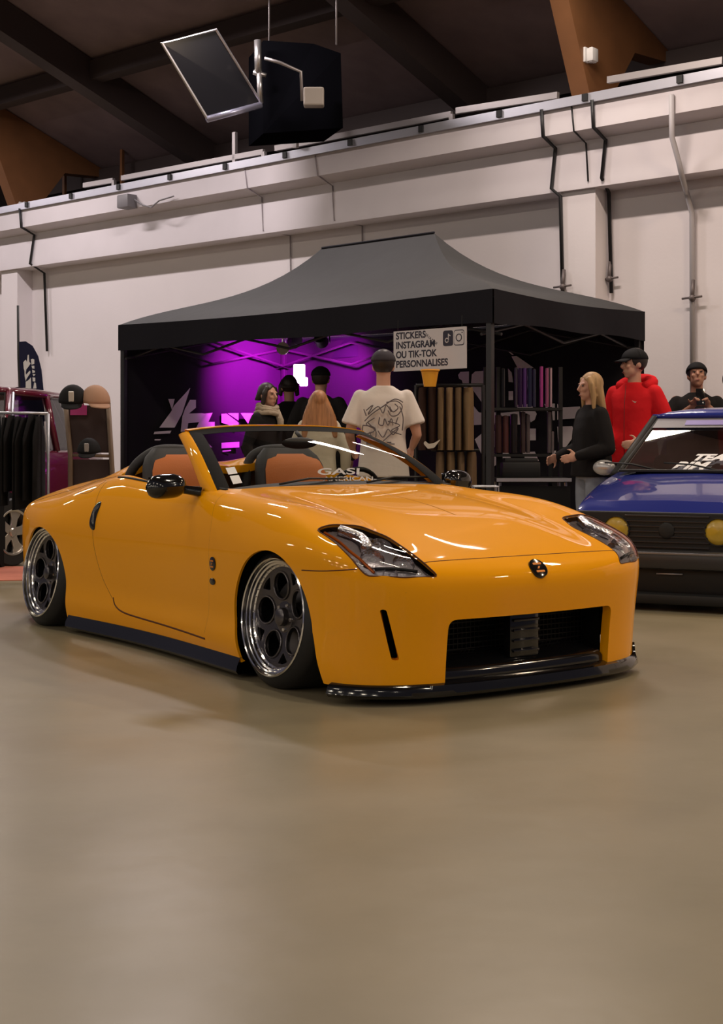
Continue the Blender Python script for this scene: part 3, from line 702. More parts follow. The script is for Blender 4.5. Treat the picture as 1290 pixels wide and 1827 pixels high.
# side and rear walls of the hall (out of view, they close the room)
M_far = mat('far_wall', (.34, .31, .28), .9)
def roof_z(d): return 6.5+.35*d
M_roof = mat('roof_panels', (.20, .145, .145), .85, noise=.35, nscale=1.6)
M_raf = mat('rafter_brown', (.045, .030, .028), .7)
M_glu = mat('glulam_timber', (.17, .070, .025), .6, noise=.25, nscale=3)
b = MB(); v_ = [wp(s, d, roof_z(d)+t) for t in (0, .15) for s in (-14, 26) for d in (-3.2, 16)]
b.add(v_, [(0, 1, 3, 2), (4, 6, 7, 5), (0, 4, 5, 1), (2, 3, 7, 6), (0, 2, 6, 4), (1, 5, 7, 3)]); b.build('ceiling', M_roof, kind='structure')
def beam_dz(name, s, th, pl, m):       # prism with its outline in the (d, z) plane
    vs = [wp(s-th/2, d, z) for d, z in pl]+[wp(s+th/2, d, z) for d, z in pl]; n = len(pl)
    o = mobj(name, vs, [tuple(range(n)), tuple(range(n, 2*n))[::-1]]+[(i, n+i, n+(i+1) % n, (i+1) % n) for i in range(n)], m, smooth=False)
    bm = bmesh.new(); bm.from_mesh(o.data); bmesh.ops.recalc_face_normals(bm, faces=bm.faces); bm.to_mesh(o.data); bm.free(); return o
for s, nm in ((9.9, 'second rafter from the left'), (4.4, 'middle rafter above the black box'), (-1.2, 'rafter at the right edge'), (15.4, 'rafter at the far left')):
    tag(beam_dz('roof_rafter', s, .28, [(-3, roof_z(-3)-.02), (15, roof_z(15)-.02), (15, roof_z(15)-.50), (-3, roof_z(-3)-.50)], M_raf), kind='structure')
for k, d in enumerate((-1.6, .9, 3.4, 5.9, 8.4)):
    b = MB(); z = roof_z(d); wbox(b, -14, 26, d-.12, d+.12, z-.30, z-.02); tag(b.build('roof_purlin', M_raf), kind='structure')
for s, lb in ((1.63, 'tapered brown timber column rising from the wall beam, upper right'), (12.9, 'tapered brown timber column rising from the wall beam, far left'), (-9.6, None)):
    o = beam_dz('timber_column', s, .24, [(-.22, 4.88), (.16, 4.88), (.95, 6.65), (1.5, roof_z(1.5)-.02), (-1.9, roof_z(-1.9)-.02), (-.75, 5.75), (-.3, 5.2)], M_glu)
    if lb: tag(o, lb, 'column', 'timber columns')
    else: bpy.data.objects.remove(o)
    beam_dz('shoe', s+.0, .30, [(-.26, 4.88), (.2, 4.88), (.2, 4.98), (-.26, 4.98)], mat('steel_dark', (.04, .04, .045), .5, .5))['kind'] = 'structure'
    if lb:
        q = wp(s-.13, .28, 5.5) if s < 5 else wp(s-.13, .1, 5.05); c_ = MB(); c_.box(q, (.18, .12, .15), wall_ang, .01)
        for kk in (-.04, .04): c_.box(q+Vector((kk, -.03, -.0)), (.05, .10, .17), wall_ang, .01)
        tag(autosmooth(c_.build('junction_box', mat('white_plastic', (.6, .58, .58), .5))), 'small white box fixed on the '+('right' if s < 5 else 'left')+' timber column', 'box')
# metal rail on top of the beam with dark clamps
M_alu = mat('galvanised_metal', (.50, .50, .56), .38, .7)
rail = MB(); wbox(rail, -12, 24, .50, .60, 4.88, 4.985); rail = tag(rail.build('cable_rail', M_alu), 'long grey metal rail running along the top edge of the white beam', 'rail')
for k in range(26):
    s = -2.2+k*1.18; c_ = MB(); wbox(c_, s-.035, s+.035, .595, .625, 4.90, 4.98); c_.build('rail_clamp', M_mat, rail)
# guard rail pieces standing behind it
M_pipe = mat('guard_pipe', (.36, .33, .33), .45, .6)
def pipe(name, pts, r, m, label, cat, group=None): 
    o = MB().tube([Vector(p) for p in pts], r, 8).build(name, m, None, True); return tag(o, label, cat, group)
def sz(px, py, d):                     # wall coordinates of a pixel at offset d
    p = on_plane(px, py, wp(0, d, 0), WN); s = (p-wp(0, d, 0)).dot(WD); return s, p.z
def gp(px, py, d=.3): s, z = sz(px, py, d); return wp(s, d, z)
for i, (pl, lb) in enumerate((([(205, 357), (203, 322), (150, 331)], 'short grey guard rail with a post above the beam, left'),
    ([(472, 308), (471, 271), (218, 318)], 'grey guard rail with a post below the hanging panel'), ([(808, 246), (806, 204), (492, 265)], 'grey guard rail with a post right of the black box'),
    ([(1290, 108), (1085, 143)], 'grey guard rail piece at the right edge'), ([(996, 170), (815, 198)], 'grey guard rail piece left of the timber column'))):
    pts = []
    for a in pl: pts.append(gp(*a))
    if len(pts) == 3: pts[0].z = 4.86
    g_ = MB()
    for a, c_ in zip(pts[:-1], pts[1:]):
        mid = (a+c_)/2; L_ = (c_-a).length; q = (c_-a).to_track_quat('X', 'Z').to_matrix().to_4x4(); q.translation = mid; g_.box((0, 0, 0), (L_, .05, .075 if abs(a.z-c_.z) < .8*L_ else .06), M=q)
    tag(g_.build('guard_rail', M_pipe), lb, 'rail', 'guard rails')
for px, y1, y2, lb in ((419, 236, 322, 'thin grey upright post below the hanging panel'), (528, 212, 300, 'thin grey upright post below the black box'), (115, 222, 275, 'brown stub post at the upper left, left one'), (218, 232, 285, 'brown stub post at the upper left, right one')):
    a, c_ = gp(px, y2), gp(px, y1); c_.x, c_.y = a.x, a.y
    if px == 528: a, c_ = gp(px, y2, .66), gp(px, y1, .66); c_.x, c_.y = a.x, a.y
    if y2 > 290: a.z = 4.99 if px == 528 else 4.86
    else: a, c_ = gp(px, y2, -1.2), gp(px, y1, -1.2); a.z = 4.83; 
    g_ = MB().box((a+c_)/2, (.06, .05, (c_-a).length), wall_ang); tag(g_.build('upright_post', M_pipe if y2 > 290 else M_glu), lb, 'post')
# conduits and cables on the wall
def wcable(name, pts, r, m, lb, cat): return pipe(name, [wp(*p) for p in pts], r, m, lb, cat)
def sx(px, d): return sz(px, 400, d)[0]
M_cab = mat('black_cable', (.012, .012, .014), .5)
s1 = sx(969, .57)
wcable('drain_cable', [(s1, .60, 4.9), (s1, .57, 4.60), (s1, .32, 4.5), (s1, .40, 4.02), (sx(1000, .33), .33, 3.93), (sx(1004, .33), .33, 2.75)], .022, M_cab, 'black cable bending down the left side of the right pilaster', 'cable')
s1 = sx(1059, .57)
wcable('drain_cable', [(s1, .60, 4.9), (s1, .57, 4.60), (s1, .32, 4.5), (s1, .40, 4.06), (sx(1088, .06), .08, 3.95), (sx(1090, .06), .05, 2.8)], .022, M_cab, 'black cable bending down the right side of the right pilaster', 'cable')
s1 = sx(1019, .57)
wcable('thin_cable', [(s1, .565, 4.9), (s1-.03, .56, 4.60), (s1-.03, .31, 4.5), (s1-.1, .375, 4.05)], .010, M_cab, 'thin dark cable over the beam above the right pilaster', 'cable')
s1 = sx(38, .57)
wcable('drain_cable', [(s1, .60, 4.9), (s1, .57, 4.60), (s1, .32, 4.5), (s1, .40, 4.02), (sx(80, .05), .06, 3.9), (sx(84, .05), .05, 2.6)], .022, M_cab, 'black cable bending down beside the left pilaster', 'cable')
s1 = sx(1199, .57)
wcable('conduit', [(s1, .58, 4.8), (s1, .57, 4.35), (s1-.02, .46, 4.1), (s1-.04, .42, 3.93), (sx(1234, .05)+.02, .12, 3.82), (sx(1235, .05), .05, 3.6), (sx(1236, .05), .05, 1.3)], .030, mat('conduit_grey', (.38, .36, .38), .5), 'grey conduit pipe running down the wall at the right', 'pipe')
for px, lb in ((440, 'dark joint line in the beam above the tent, left one'), (566, 'dark joint line in the beam above the tent, right one')):
    s1 = sx(px, .57); tag(MB().tube([wp(s1+.05, .555, 4.87), wp(s1, .555, 4.6), wp(s1-.02, .30, 4.5), wp(s1-.12, .365, 4.02), wp(s1-.3, .02, 3.97), wp(s1-.32, .02, 3.2)], .010, 6).build('joint_strip', mat('joint_grey', (.27, .24, .26), .8), None, True), lb, 'joint')
for px, py, lb in ((1006, 512, 'small wall tap at the foot of the cable left of the right pilaster'), (1089, 498, 'small wall tap at the foot of the cable right of the right pilaster'), (1237, 532, 'round clamp on the grey conduit at the right')):
    d_ = .34 if px == 1006 else .06; s, z = sz(px, py, d_); g_ = MB(); g_.ball(wp(s, d_+.02, z), .04); g_.tube([wp(s-.12, d_+.03, z+.01), wp(s+.12, d_+.03, z)], .012, 8); g_.tube([wp(s, d_, z+.2), wp(s, d_+.03, z-.03)], .022, 8)
    tag(g_.build('wall_tap', mat('tap_grey', (.12, .10, .10), .5, .4), None, True), lb, 'fitting')
# flood lamp box and cables on the rail
q = gp(228, 360, .62); g_ = MB().box(q, (.26, .22, .20), wall_ang, .02); g_.tube([gp(240, 356, .62), gp(255, 366, .66), gp(270, 370, .66), gp(284, 358, .62), gp(310, 350, .6)], .012, 6); tag(autosmooth(g_.build('floodlight', mat('lamp_grey', (.16, .15, .16), .5))), 'small grey floodlight with looped cable on the metal rail', 'lamp')
q = gp(303, 340, .45); g_ = MB().box(q, (.42, .15, .12), wall_ang, .01); g_.box(q+Vector((0, 0, -.07)), (.5, .02, .02), wall_ang); tag(autosmooth(g_.build('control_box', mat('pale_box', (.5, .5, .52), .5))), 'small pale flat box lying on the rail beside the floodlight', 'box')
# suspended black unit with open framed panel
un = empty('ventilation_unit', at(545, 235, 17.30), 0, 'large black box unit with an open silver-framed panel hanging under the roof', 'ventilation unit')
inv = Matrix.Translation(-un.location)
def U(px, py, Y): return at(px, py, Y)-un.location
bx = MB(); a_ = [U(470, 72, 17.2), U(470, 238, 17.2), U(612, 228, 16.5), U(608, 95, 16.5), U(560, 78, 16.8)]
back = [p+Vector((-.25, .85, .02)) for p in a_]; n = 5; bx.add(a_+back, [tuple(range(n)), tuple(range(n, 2*n))[::-1]]+[(i, n+i, n+(i+1) % n, (i+1) % n) for i in range(n)])
M_unit = mat('unit_black', (.0022, .0022, .003), .9, spec=.0)
u0 = bx.build('housing', M_unit, un)
pn = [U(289, 77, 16.30), U(385, 53, 16.60), U(466, 184, 17.00), U(369, 210, 16.70)]
b = MB(); nrm = (pn[1]-pn[0]).cross(pn[3]-pn[0]).normalized(); b.add([p for p in pn]+[p+nrm*.03 for p in pn], [(0, 1, 2, 3), (7, 6, 5, 4), (0, 4, 5, 1), (1, 5, 6, 2), (2, 6, 7, 3), (3, 7, 4, 0)]); b.build('panel', mat('panel_glass_dark', (.02, .02, .025), .15), un)
b = MB(); b.tube(pn, .022, 6, closed=True); b.build('panel_frame', mat('frame_silver', (.55, .53, .56), .35, .8), un)
b = MB(); b.box((U(467, 178, 17.00)+U(370, 208, 16.70))/2, ((pn[2]-pn[3]).length, .10, .08), math.atan2((pn[2]-pn[3]).y, (pn[2]-pn[3]).x)*0, M=Matrix.Identity(4)); b.v = []; b.f = []
b.tube([pn[3]+Vector((0, 0, -.02)), pn[2]+Vector((0, 0, -.02))], .04, 8); b.build('panel_ledge', mat('ledge_blue_grey', (.45, .45, .60), .3, .6), un, True)
b = MB(); b.tube([U(460, 72, 17.00), U(461, 130, 17.00)], .045, 12); b.tube([U(462, 120, 17.00), U(465, 184, 17.00)], .035, 12); b.tube([U(452, 129, 17.00), U(475, 135, 17.00)], .03, 8); b.build('steel_pole', mat('steel_bright', (.6, .58, .58), .3, .9), un, True)
b = MB(); b.tube([U(472, 104, 16.40), U(500, 112, 16.40), U(537, 128, 16.45), U(539, 180, 16.50)], .020, 8); b.build('cable_conduit', M_pipe, un, True)
b = MB(); b.box(U(560, 174, 16.45), (.24, .16, .22), bev=.02); b.build('connection_box', mat('beige_box', (.33, .29, .25), .5), un)

b = MB()
for px in (480, 600): p = U(px, 80, 17.3 if px < 500 else 16.8); b.tube([p, p+Vector((0, .1, 1.2))], .012, 6)
b.build('hanging_rods', M_pipe, un, True)
# ------------------------------------------------------------------ the black gazebo
TA, TB, TC = Vector((-2.71, 15.65, 0)), Vector((1.12, 11.92, 0)), Vector((2.83, 14.03, 0)); TD = TA+TC-TB
tn1 = (TA-TB).normalized(); tBC = TC-TB; tn2 = tBC.normalized()
M_tent = mat('tent_fabric', (.021, .021, .023), .75, noise=.15, nscale=3, bump=.25, bscale=5)
M_tin = mat('tent_side_fabric', (.016, .015, .020), .8, bump=.5, bscale=2.2)
M_tube = mat('tent_frame_dark', (.05, .05, .055), .4, .6)
M_gra = mat('print_grey_white', (.85, .78, .84), .7)
tent = empty('gazebo', (TB+TD)/2, 0, 'large black pop-up gazebo with hipped roof, purple light inside and white print on its walls', 'gazebo')
tl = tent.location
def T(p): return Vector(p)-tl
EZ, RZ = 2.40, 3.21
mid = TB+tBC*.5; P2 = mid+tn1*1.73+Vector((0, 0, RZ)); P1 = mid+tn1*3.36+Vector((0, 0, RZ))
ec = [TA, TB, TC, TD]; rc = {0: (P1, P2), 1: (P2, P2), 2: (P2, P1), 3: (P1, P1)}
def gz(f): return f-1.35*f*f*(1-f)
grids = []
for k in range(4):
    a, b_ = ec[k], ec[(k+1) % 4]; r0, r1 = rc[k]; g = []
    for i in range(29):
        u = i/28; row = []
        for j in range(17):
            f = j/16; e = a.lerp(b_, u); r = r0.lerp(r1, u); p = e.lerp(Vector((r.x, r.y, 0)), f); p.z = EZ+(RZ-EZ)*gz(f)-.035*math.sin(PI*u)*(1-f)**2-.03*math.sin(PI*u)*math.sin(PI*f)
            row.append(T(p))
        g.append(row)
    grids.append(g)
b = MB()
for g in grids: b.grid([[tuple(p) for p in r] for r in g])
o = b.build('canopy', M_tent, tent, True); bm = bmesh.new(); bm.from_mesh(o.data); bmesh.ops.remove_doubles(bm, verts=bm.verts, dist=.002); bmesh.ops.recalc_face_normals(bm, faces=bm.faces)
for e in bm.edges:
    if len(e.link_faces) == 2 and e.calc_face_angle(0) > .22: e.smooth = False
bm.to_mesh(o.data); bm.free()
M_val = mat('valance_fabric', (.012, .012, .018), .8, bump=.2, bscale=6)
for k in range(4):
    a, b_ = ec[k], ec[(k+1) % 4]; out = (b_-a).cross(Vector((0, 0, 1))).normalized(); L_ = (b_-a).length; g = []
    if out.dot(a-tl) < 0: out = -out
    for i in range(61):
        u = i/60; row = []
        for j in range(6):
            f = j/5; p = a.lerp(b_, u); p.z = EZ-.285*f-.035*math.sin(PI*u)*(1-f)-.012*math.sin(u*13+k)*f; p += out*(.01+.02*math.sin(u*L_*5+k)*f*min(1, 6*u, 6*(1-u))); row.append(tuple(T(p)))
        g.append(row)
    MB().grid(g).build('valance', M_val, tent, True)
b = MB(); b.tube([T(P1+Vector((0, 0, .005))), T(P2+Vector((0, 0, .005)))], .012, 8); b.build('ridge_seam', M_val, tent, True)
for c_ in ec:
    inw = (tl-c_); inw.z = 0; inw.normalize(); p = c_+inw*.06; MB().box(T(p+Vector((0, 0, 1.17))), (.055, .055, 2.34), math.atan2(tn2.y, tn2.x), .005).build('corner_pole', M_tube, tent)
# scissor trusses just under the eaves
for k in range(4):
    a, b_ = ec[k], ec[(k+1) % 4]; inw = (tl-(a+b_)/2); inw.z = 0; inw.normalize(); n = 4 if k % 2 == 0 else 2; g_ = MB()
    for i in range(n):
        p, q = a.lerp(b_, i/n)+inw*.13, a.lerp(b_, (i+1)/n)+inw*.13
        g_.tube([T(p+Vector((0, 0, 2.28))), T(q+Vector((0, 0, 2.02)))], .014, 6); g_.tube([T(p+Vector((0, 0, 2.02))), T(q+Vector((0, 0, 2.28)))], .014, 6)
    g_.build('scissor_truss', mat('truss_grey', (.05, .05, .055), .4, .5), tent)
for (p, q) in ((TB.lerp(TA, .5), P1.lerp(P2, .5)), (TC.lerp(TD, .5), P1.lerp(P2, .5))):
    MB().tube([T(Vector((p.x, p.y, 2.2))), T(Vector((q.x, q.y, 2.65)))], .016, 6).build('roof_strut', MATS['truss_grey'], tent)
# fabric walls: left end and long back, with soft folds
def fab(a, b_, name, seed):
    n_ = (b_-a).cross(Vector((0, 0, 1))).normalized(); L_ = (b_-a).length; g = []; rs = random.Random(seed); ph = [rs.uniform(0, 6) for _ in range(6)]
    for i in range(91):
        u = i/90; row = []
        for j in range(25):
            f = j/24; p = a.lerp(b_, u); p.z = .03+2.30*f
            off = .018*math.sin(u*L_*4.1+f*3+ph[0])+.012*math.sin(u*L_*9+ph[1]-f*5)+.010*math.sin(f*7+u*L_*2+ph[2]); p += n_*off*min(1, 8*u, 8*(1-u)); row.append(tuple(T(p)))
        g.append(row)
    return MB().grid(g).build(name, M_tin, tent, True)
wl = fab(TA+Vector((.05, .02, 0)), TD, 'side_wall', 3); wb = fab(TD, TC, 'back_wall', 5)
nL = (TD-TA).cross(Vector((0, 0, 1))).normalized(); nB = (TC-TD).cross(Vector((0, 0, 1))).normalized()
if nL.dot(tl-TA) < 0: nL = -nL
if nB.dot(tl-TC) < 0: nB = -nB
def print_on(polys, sc, ox, oy, p0, n, parent, off=.05):
    for pl in polys:
        pts = [on_plane(ox+x/sc, oy+y/sc, p0+n*off, n) for x, y in pl]
        bk = [p-n*.004 for p in pts]; N = len(pts)
        o = mobj('printed_shape', [T(p) for p in pts+bk], [tuple(range(N)), tuple(range(N, 2*N))[::-1]]+[(i, N+i, N+(i+1) % N, (i+1) % N) for i in range(N)], M_gra, tent, False); o.parent = parent
print_on([[(370, 145), (385, 148), (437, 188), (420, 190)], [(415, 205), (465, 200), (640, 322), (480, 328)],
 [(10, 390), (45, 358), (238, 345), (238, 452), (190, 440), (145, 475), (190, 545), (190, 655), (130, 700), (20, 545), (0, 510)],
 [(20, 700), (80, 775), (130, 780), (130, 900), (20, 905)], [(155, 775), (255, 775), (240, 900), (155, 900)], [(380, 330), (415, 370), (430, 470), (385, 465)], [(385, 560), (430, 560), (430, 650), (385, 650)],
 [(460, 700), (610, 690), (670, 790), (650, 850), (610, 875), (580, 790), (500, 765)], [(305, 780), (490, 765), (500, 900), (470, 900), (460, 810), (305, 815)],
 [(750, 690), (855, 685), (855, 855), (835, 855), (830, 795), (780, 780)], [(880, 690), (905, 725), (1110, 715), (1115, 745), (1080, 835), (880, 850)], [(880, 920), (1030, 915), (1060, 1000), (970, 1125), (940, 1130), (890, 1080)],
 [(40, 1050), (135, 970), (140, 1270)], [(165, 1180), (235, 1180), (275, 1290), (210, 1350), (165, 1350)], [(325, 1180), (380, 1180), (415, 1265), (325, 1270)], [(525, 1180), (650, 1175), (690, 1270), (560, 1260)],
 [(600, 940), (660, 940), (660, 1060), (600, 1060)], [(780, 1170), (865, 1165), (860, 1310)], [(170, 970), (240, 965), (240, 1130), (225, 1130), (220, 1010), (180, 1010)],
 [(-130, 395), (-105, 362), (-20, 358), (-20, 500), (-60, 560), (-90, 450), (-120, 430)]], 5.71, 840, 600, TC, nB, wb)
print_on([[(375, 355), (335, 480), (300, 545), (228, 545), (283, 470), (298, 440)], [(270, 408), (300, 408), (288, 460)],
 [(350, 455), (375, 412), (402, 412), (402, 450), (368, 478), (430, 476), (455, 480), (430, 518), (365, 524), (360, 562), (330, 565), (338, 490)],
 [(415, 525), (445, 478), (482, 474), (462, 518), (492, 518), (492, 548), (400, 555)], [(205, 565), (284, 560), (278, 573), (200, 577)], [(205, 600), (235, 600), (230, 607), (205, 607)], [(210, 632), (240, 630), (235, 640), (210, 640)],
 [(525, 480), (548, 478), (606, 522), (606, 545), (525, 522)], [(555, 476), (606, 476), (606, 510)], [(618, 476), (692, 476), (655, 530)],
 [(430, 640), (445, 620), (450, 640)], [(462, 622), (480, 640), (465, 640)], [(525, 618), (610, 614), (610, 640), (525, 645)], [(630, 604), (664, 600), (664, 640), (640, 640)], [(530, 655), (570, 652), (570, 658), (530, 662)]], 2.6875, 200, 560, TD, nL, wl)
# purple lamps inside
M_pur = mat('purple_lamp_glow', (.8, .3, 1), .4, emit=(1, .45, 1.0), estr=28)
def plamp(p, aim, e, lab):
    r = empty('led_spotlight', p, 0, lab, 'lamp'); g_ = MB(); d = (aim-p).normalized(); Mx = Vector((0, 0, 1)).rotation_difference(d).to_matrix().to_4x4()
    g_.lathe([(0, -.12), (.07, -.12), (.08, -.02), (.075, 0), (.068, 0), (.066, -.01), (0, -.01)], 24, Mx); autosmooth(g_.build('housing', M_mat, r))
    MB().lathe([(0, .002), (.064, .002)], 24, Mx).build('lens', M_pur, r)
    g_ = MB(); g_.tube([Vector((.085, 0, 0)), Vector((.085, 0, .16)), Vector((-.085, 0, .16)), Vector((-.085, 0, 0))], .008, 6); g_.build('bracket', M_mat, r)
    l = bpy.data.lights.new('purple_spot', 'SPOT'); l.color = (.85, .01, .90); l.energy = e; l.spot_size = 1.9; l.spot_blend = 1.; l.shadow_soft_size = .06
    lo = link(bpy.data.objects.new('purple_spot', l)); lo.location = p+d*.03; lo.rotation_euler = d.to_track_quat('-Z', 'Y').to_euler(); return r
M_white = mat('lamp_white', (.6, .6, .6), .4)
g_ = MB(); pc = at(505, 622, 15.4); g_.lathe([(0, 0), (.055, 0), (.07, .02), (.07, .05), (0, .06)], 24, Matrix.Translation(pc) @ Matrix.Rotation(PI/2, 4, 'X')); g_.tube([pc+Vector((0, 0, .05)), pc+Vector((0, 0, .30))], .006, 6)
tag(autosmooth(g_.build('round_lamp', M_white)), 'small round white lamp hanging under the gazebo roof', 'lamp')
plamp(at(522, 612, 16.5), on_plane(452, 672, TD, nL), 620, 'purple spotlight hung left of the tall person in black inside the gazebo')
plamp(at(575, 612, 16.2), on_plane(608, 688, TD, nB), 260, 'purple spotlight hung right of the bright panel inside the gazebo')
lt = MB().box(at(534, 667, 16.2), (.13, .03, .22), bev=.01); 
tag(lt.build('light_panel', mat('panel_glow', (1, .9, 1), .4, emit=(1, .72, 1), estr=9)), 'glaring rectangular white-pink light panel inside the gazebo', 'lamp')
lt = MB().box(at(542, 681, 16.1), (.09, .03, .10), bev=.01); tag(lt.build('light_panel', MATS['panel_glow']), 'small glaring pink light just below the light panel', 'lamp')
# hanging sign
sO = on_plane(703, 663, TB-tn2*-.02, tn2); sX = (TB-TA).normalized(); sR = on_plane(842, 656, TB+tn2*.02, tn2); sw_ = (sR-sO).length; sh_ = on_plane(700, 592, TB+tn2*.02, tn2).z-sO.z
Ms = plane_matrix(sO, sX); sign = empty('sign_board', sO, 0, 'white hanging sign reading STICKERS INSTAGRAM OU TIK-TOK PERSONNALISES under the gazebo edge', 'sign')
Ml = Matrix.Translation(-sO) @ Ms
g_ = MB(); g_.box((sw_/2, sh_/2, 0), (sw_, sh_, .012), M=Ml); g_.build('board', mat('sign_white', (.60, .57, .60), .5), sign)
M_ink = mat('ink_navy', (.03, .028, .05), .6)
for i, tx in enumerate(('STICKERS', 'INSTAGRAM', 'OU TIK-TOK', 'PERSONNALISES')):
    text_obj('lettering', tx, sh_*.235, Ml @ Matrix.Translation((.03, sh_*(.80-.235*i), .007)), M_ink, sign, .0008, bold=.0022)
text_obj('lettering', 'DE LA PAGE', .031, Ml @ Matrix.Translation((sw_*.445, sh_*.865, .007)) @ Matrix.Rotation(-.62, 4, 'Z'), M_ink, sign, .0008)
def icon(x, kind):
    s = .115; y = sh_-.16; pl = rounded([(x, y), (x+s, y), (x+s, y+s+.02), (x, y+s+.02)], .025)
    g_ = MB(); g_.prism(pl, Ml @ Matrix.Translation((0, 0, .0065)), .001); ic = g_.build('icon', M_ink, sign)
    cx_, cy_ = x+s/2, y+s/2+.01; F2 = Ml @ Matrix.Translation((cx_, cy_, .0078)); g2 = MB(); Wt = MATS['sign_white']
    if kind == 'note':
        g2.tube([F2 @ Vector((-.012+.018*math.cos(q), -.018+.018*math.sin(q), 0)) for q in np.linspace(.9, 6.1, 14)], .005, 6); g2.tube([F2 @ Vector(p) for p in ((.006, -.018, 0), (.006, .04, 0), (.015, .026, 0), (.03, .018, 0))], .005, 6)
    else:
        g2.prism(rounded([(-.054, -.060), (.054, -.060), (.054, .060), (-.054, .060)], .022), F2 @ Matrix.Translation((0, 0, -.0005)), .001); g2.build('icon_ring', Wt, ic)
        g3 = MB(); g3.tube([F2 @ Vector((.030*math.cos(q), .030*math.sin(q), .001)) for q in np.linspace(0, 2*PI, 25)[:-1]], .0045, 6, closed=True); g3.ball(F2 @ Vector((.036, .042, .001)), .006, 8, 5); g3.build('icon_lens', M_ink, ic); return
    g2.build('icon_note', Wt, ic)
icon(sw_-.26, 'note'); icon(sw_-.135, 'camera')
g_ = MB()
for x in (.05, sw_-.05): g_.tube([Ml @ Vector((x, sh_, 0)), Ml @ Vector((x, sh_+.1, 0))], .004, 6)
g_.build('hanging_cord', M_mat, sign)
# clothes rail with brown and beige garments
GR_Y = 12.45
rk = empty('clothes_rail', at(800, 788, GR_Y), 0, 'dark clothes rail packed with hanging garments under the sign', 'clothes rail'); rk.location.z = 0
def RK(p): return p-rk.location
g_ = MB(); x0, x1 = at(742, 0, GR_Y).x, at(862, 0, GR_Y).x
for z in (1.60,): g_.tube([(x0-rk.location.x, 0, z), (x1-rk.location.x, 0, z)], .016, 8)
for x in (x0, x1): g_.tube([(x-rk.location.x, 0, .02), (x-rk.location.x, 0, 1.60)], .016, 8)
g_.build('rail_frame', M_tube, rk)
g_ = MB()
for x in (x0, x1): g_.box((x-rk.location.x, 0, .02), (.05, .5, .035), bev=.01)
g_.build('foot', M_tube, rk)
cols = {'dark': (.040, .020, .015), 'tan': (.20, .130, .070), 'tan2': (.150, .098, .058), 'tan3': (.25, .165, .095)}
for k, v in cols.items(): mat('garment_'+k, v, .85, bump=.3, bscale=18)
def garment(px0, px1, y0, y1, Y, key, label, grp):
    a, b_ = at(px0, y0, Y), at(px1, y1, Y); w_ = b_.x-a.x; hgt = a.z-b_.z; o = empty('garment', ((a.x+b_.x)/2, Y, b_.z), 0, label, 'clothing', grp)
    rows = []
    for j in range(14):
        t = j/13; z = hgt*(1-t); ring = []
        hw = w_/2*(.86+.14*min(1, t*8)); d_ = .10+.05*t
        for q in np.linspace(0, 2*PI, 25)[:-1]:
            c_, s_ = math.cos(q), math.sin(q); wob = 1+.10*math.sin(q*5+t*2+px0)*t; ring.append((hw*c_*wob, d_*s_*wob, z))
        rows.append(ring+[ring[0]])
    g_ = MB().grid(rows); g_.add(rows[0][:-1], [tuple(range(24))]); g_.add(rows[-1][:-1], [tuple(range(24))[::-1]]); autosmooth(g_.build('cloth', MATS['garment_'+key], o), 60)
    return o
gl_ = [(746, 762, 'dark', 'dark brown garment'), (763, 779, 'dark', 'dark brown garment beside the beige ones'), (780, 793, 'tan', 'beige garment next to the dark brown ones'), (795, 809, 'tan3', 'light beige garment'), (811, 824, 'tan2', 'brownish beige garment'), (826, 845, 'tan', 'wide beige garment at the right end')]
for i, (a, c_, k, lb) in enumerate(gl_):
    garment(a, c_, 692, 803, GR_Y-.02*i, k, lb+', '+('first','second','third','fourth','fifth','last')[i]+' on the upper row', 'garments on the upper row')
gl2 = [(778, 793, 'tan2'), (796, 812, 'tan'), (815, 829, 'tan2'), (832, 850, 'tan2')]
b = MB().tube([RK(at(770, 803, GR_Y)), RK(at(855, 803, GR_Y))], .012, 8); b.build('lower_bar', M_tube, rk)
for i, (a, c_, k) in enumerate(gl2):
    garment(a, c_, 806, 868, GR_Y-.03, k, 'beige garment hanging low behind the yellow bonnet, '+('first', 'second', 'third', 'last')[i]+' from the left', 'garments on the lower row')
sw = MB(); F2 = plane_matrix(at(770, 800, GR_Y-.35), (1, 0, 0)); ar = [(-.07, .03), (-.03, -.02), (.03, -.01), (.09, .07), (.03, .035), (-.02, .025), (-.055, .055)]
# pale curved mark on the dark garment
sw.prism(rounded([(x*.95, y*.95) for x, y in ar], .012), plane_matrix(at(769, 797, GR_Y-.18), (1, 0, 0)), .006)
o = sw.build('printed_mark', mat('mark_white', (.62, .56, .48), .6)); gpar = [x for x in bpy.data.objects if x.name.startswith('garment')][1]; 
o.parent = gpar; o.matrix_parent_inverse = Matrix.Translation(gpar.location).inverted()
# orange bucket on the rail
p = at(767, 690, 12.1); bu = empty('bucket', p, 0, 'small yellow-orange plastic bucket on top of the clothes rail in front of the sign', 'bucket'); M_buc = mat('bucket_orange', (.80, .36, .03), .4)
g_ = MB().lathe([(0, 0), (.052, 0), (.075, .13), (.082, .135), (.082, .15), (.070, .15), (.048, .012), (0, .012)], 28); autosmooth(g_.build('body', M_buc, bu))
MB().tube([(.08*math.cos(q), .08*math.sin(q)*.3-.06, .14+.0*q) for q in np.linspace(PI, 2*PI, 12)], .005, 6).build('handle', M_buc, bu)
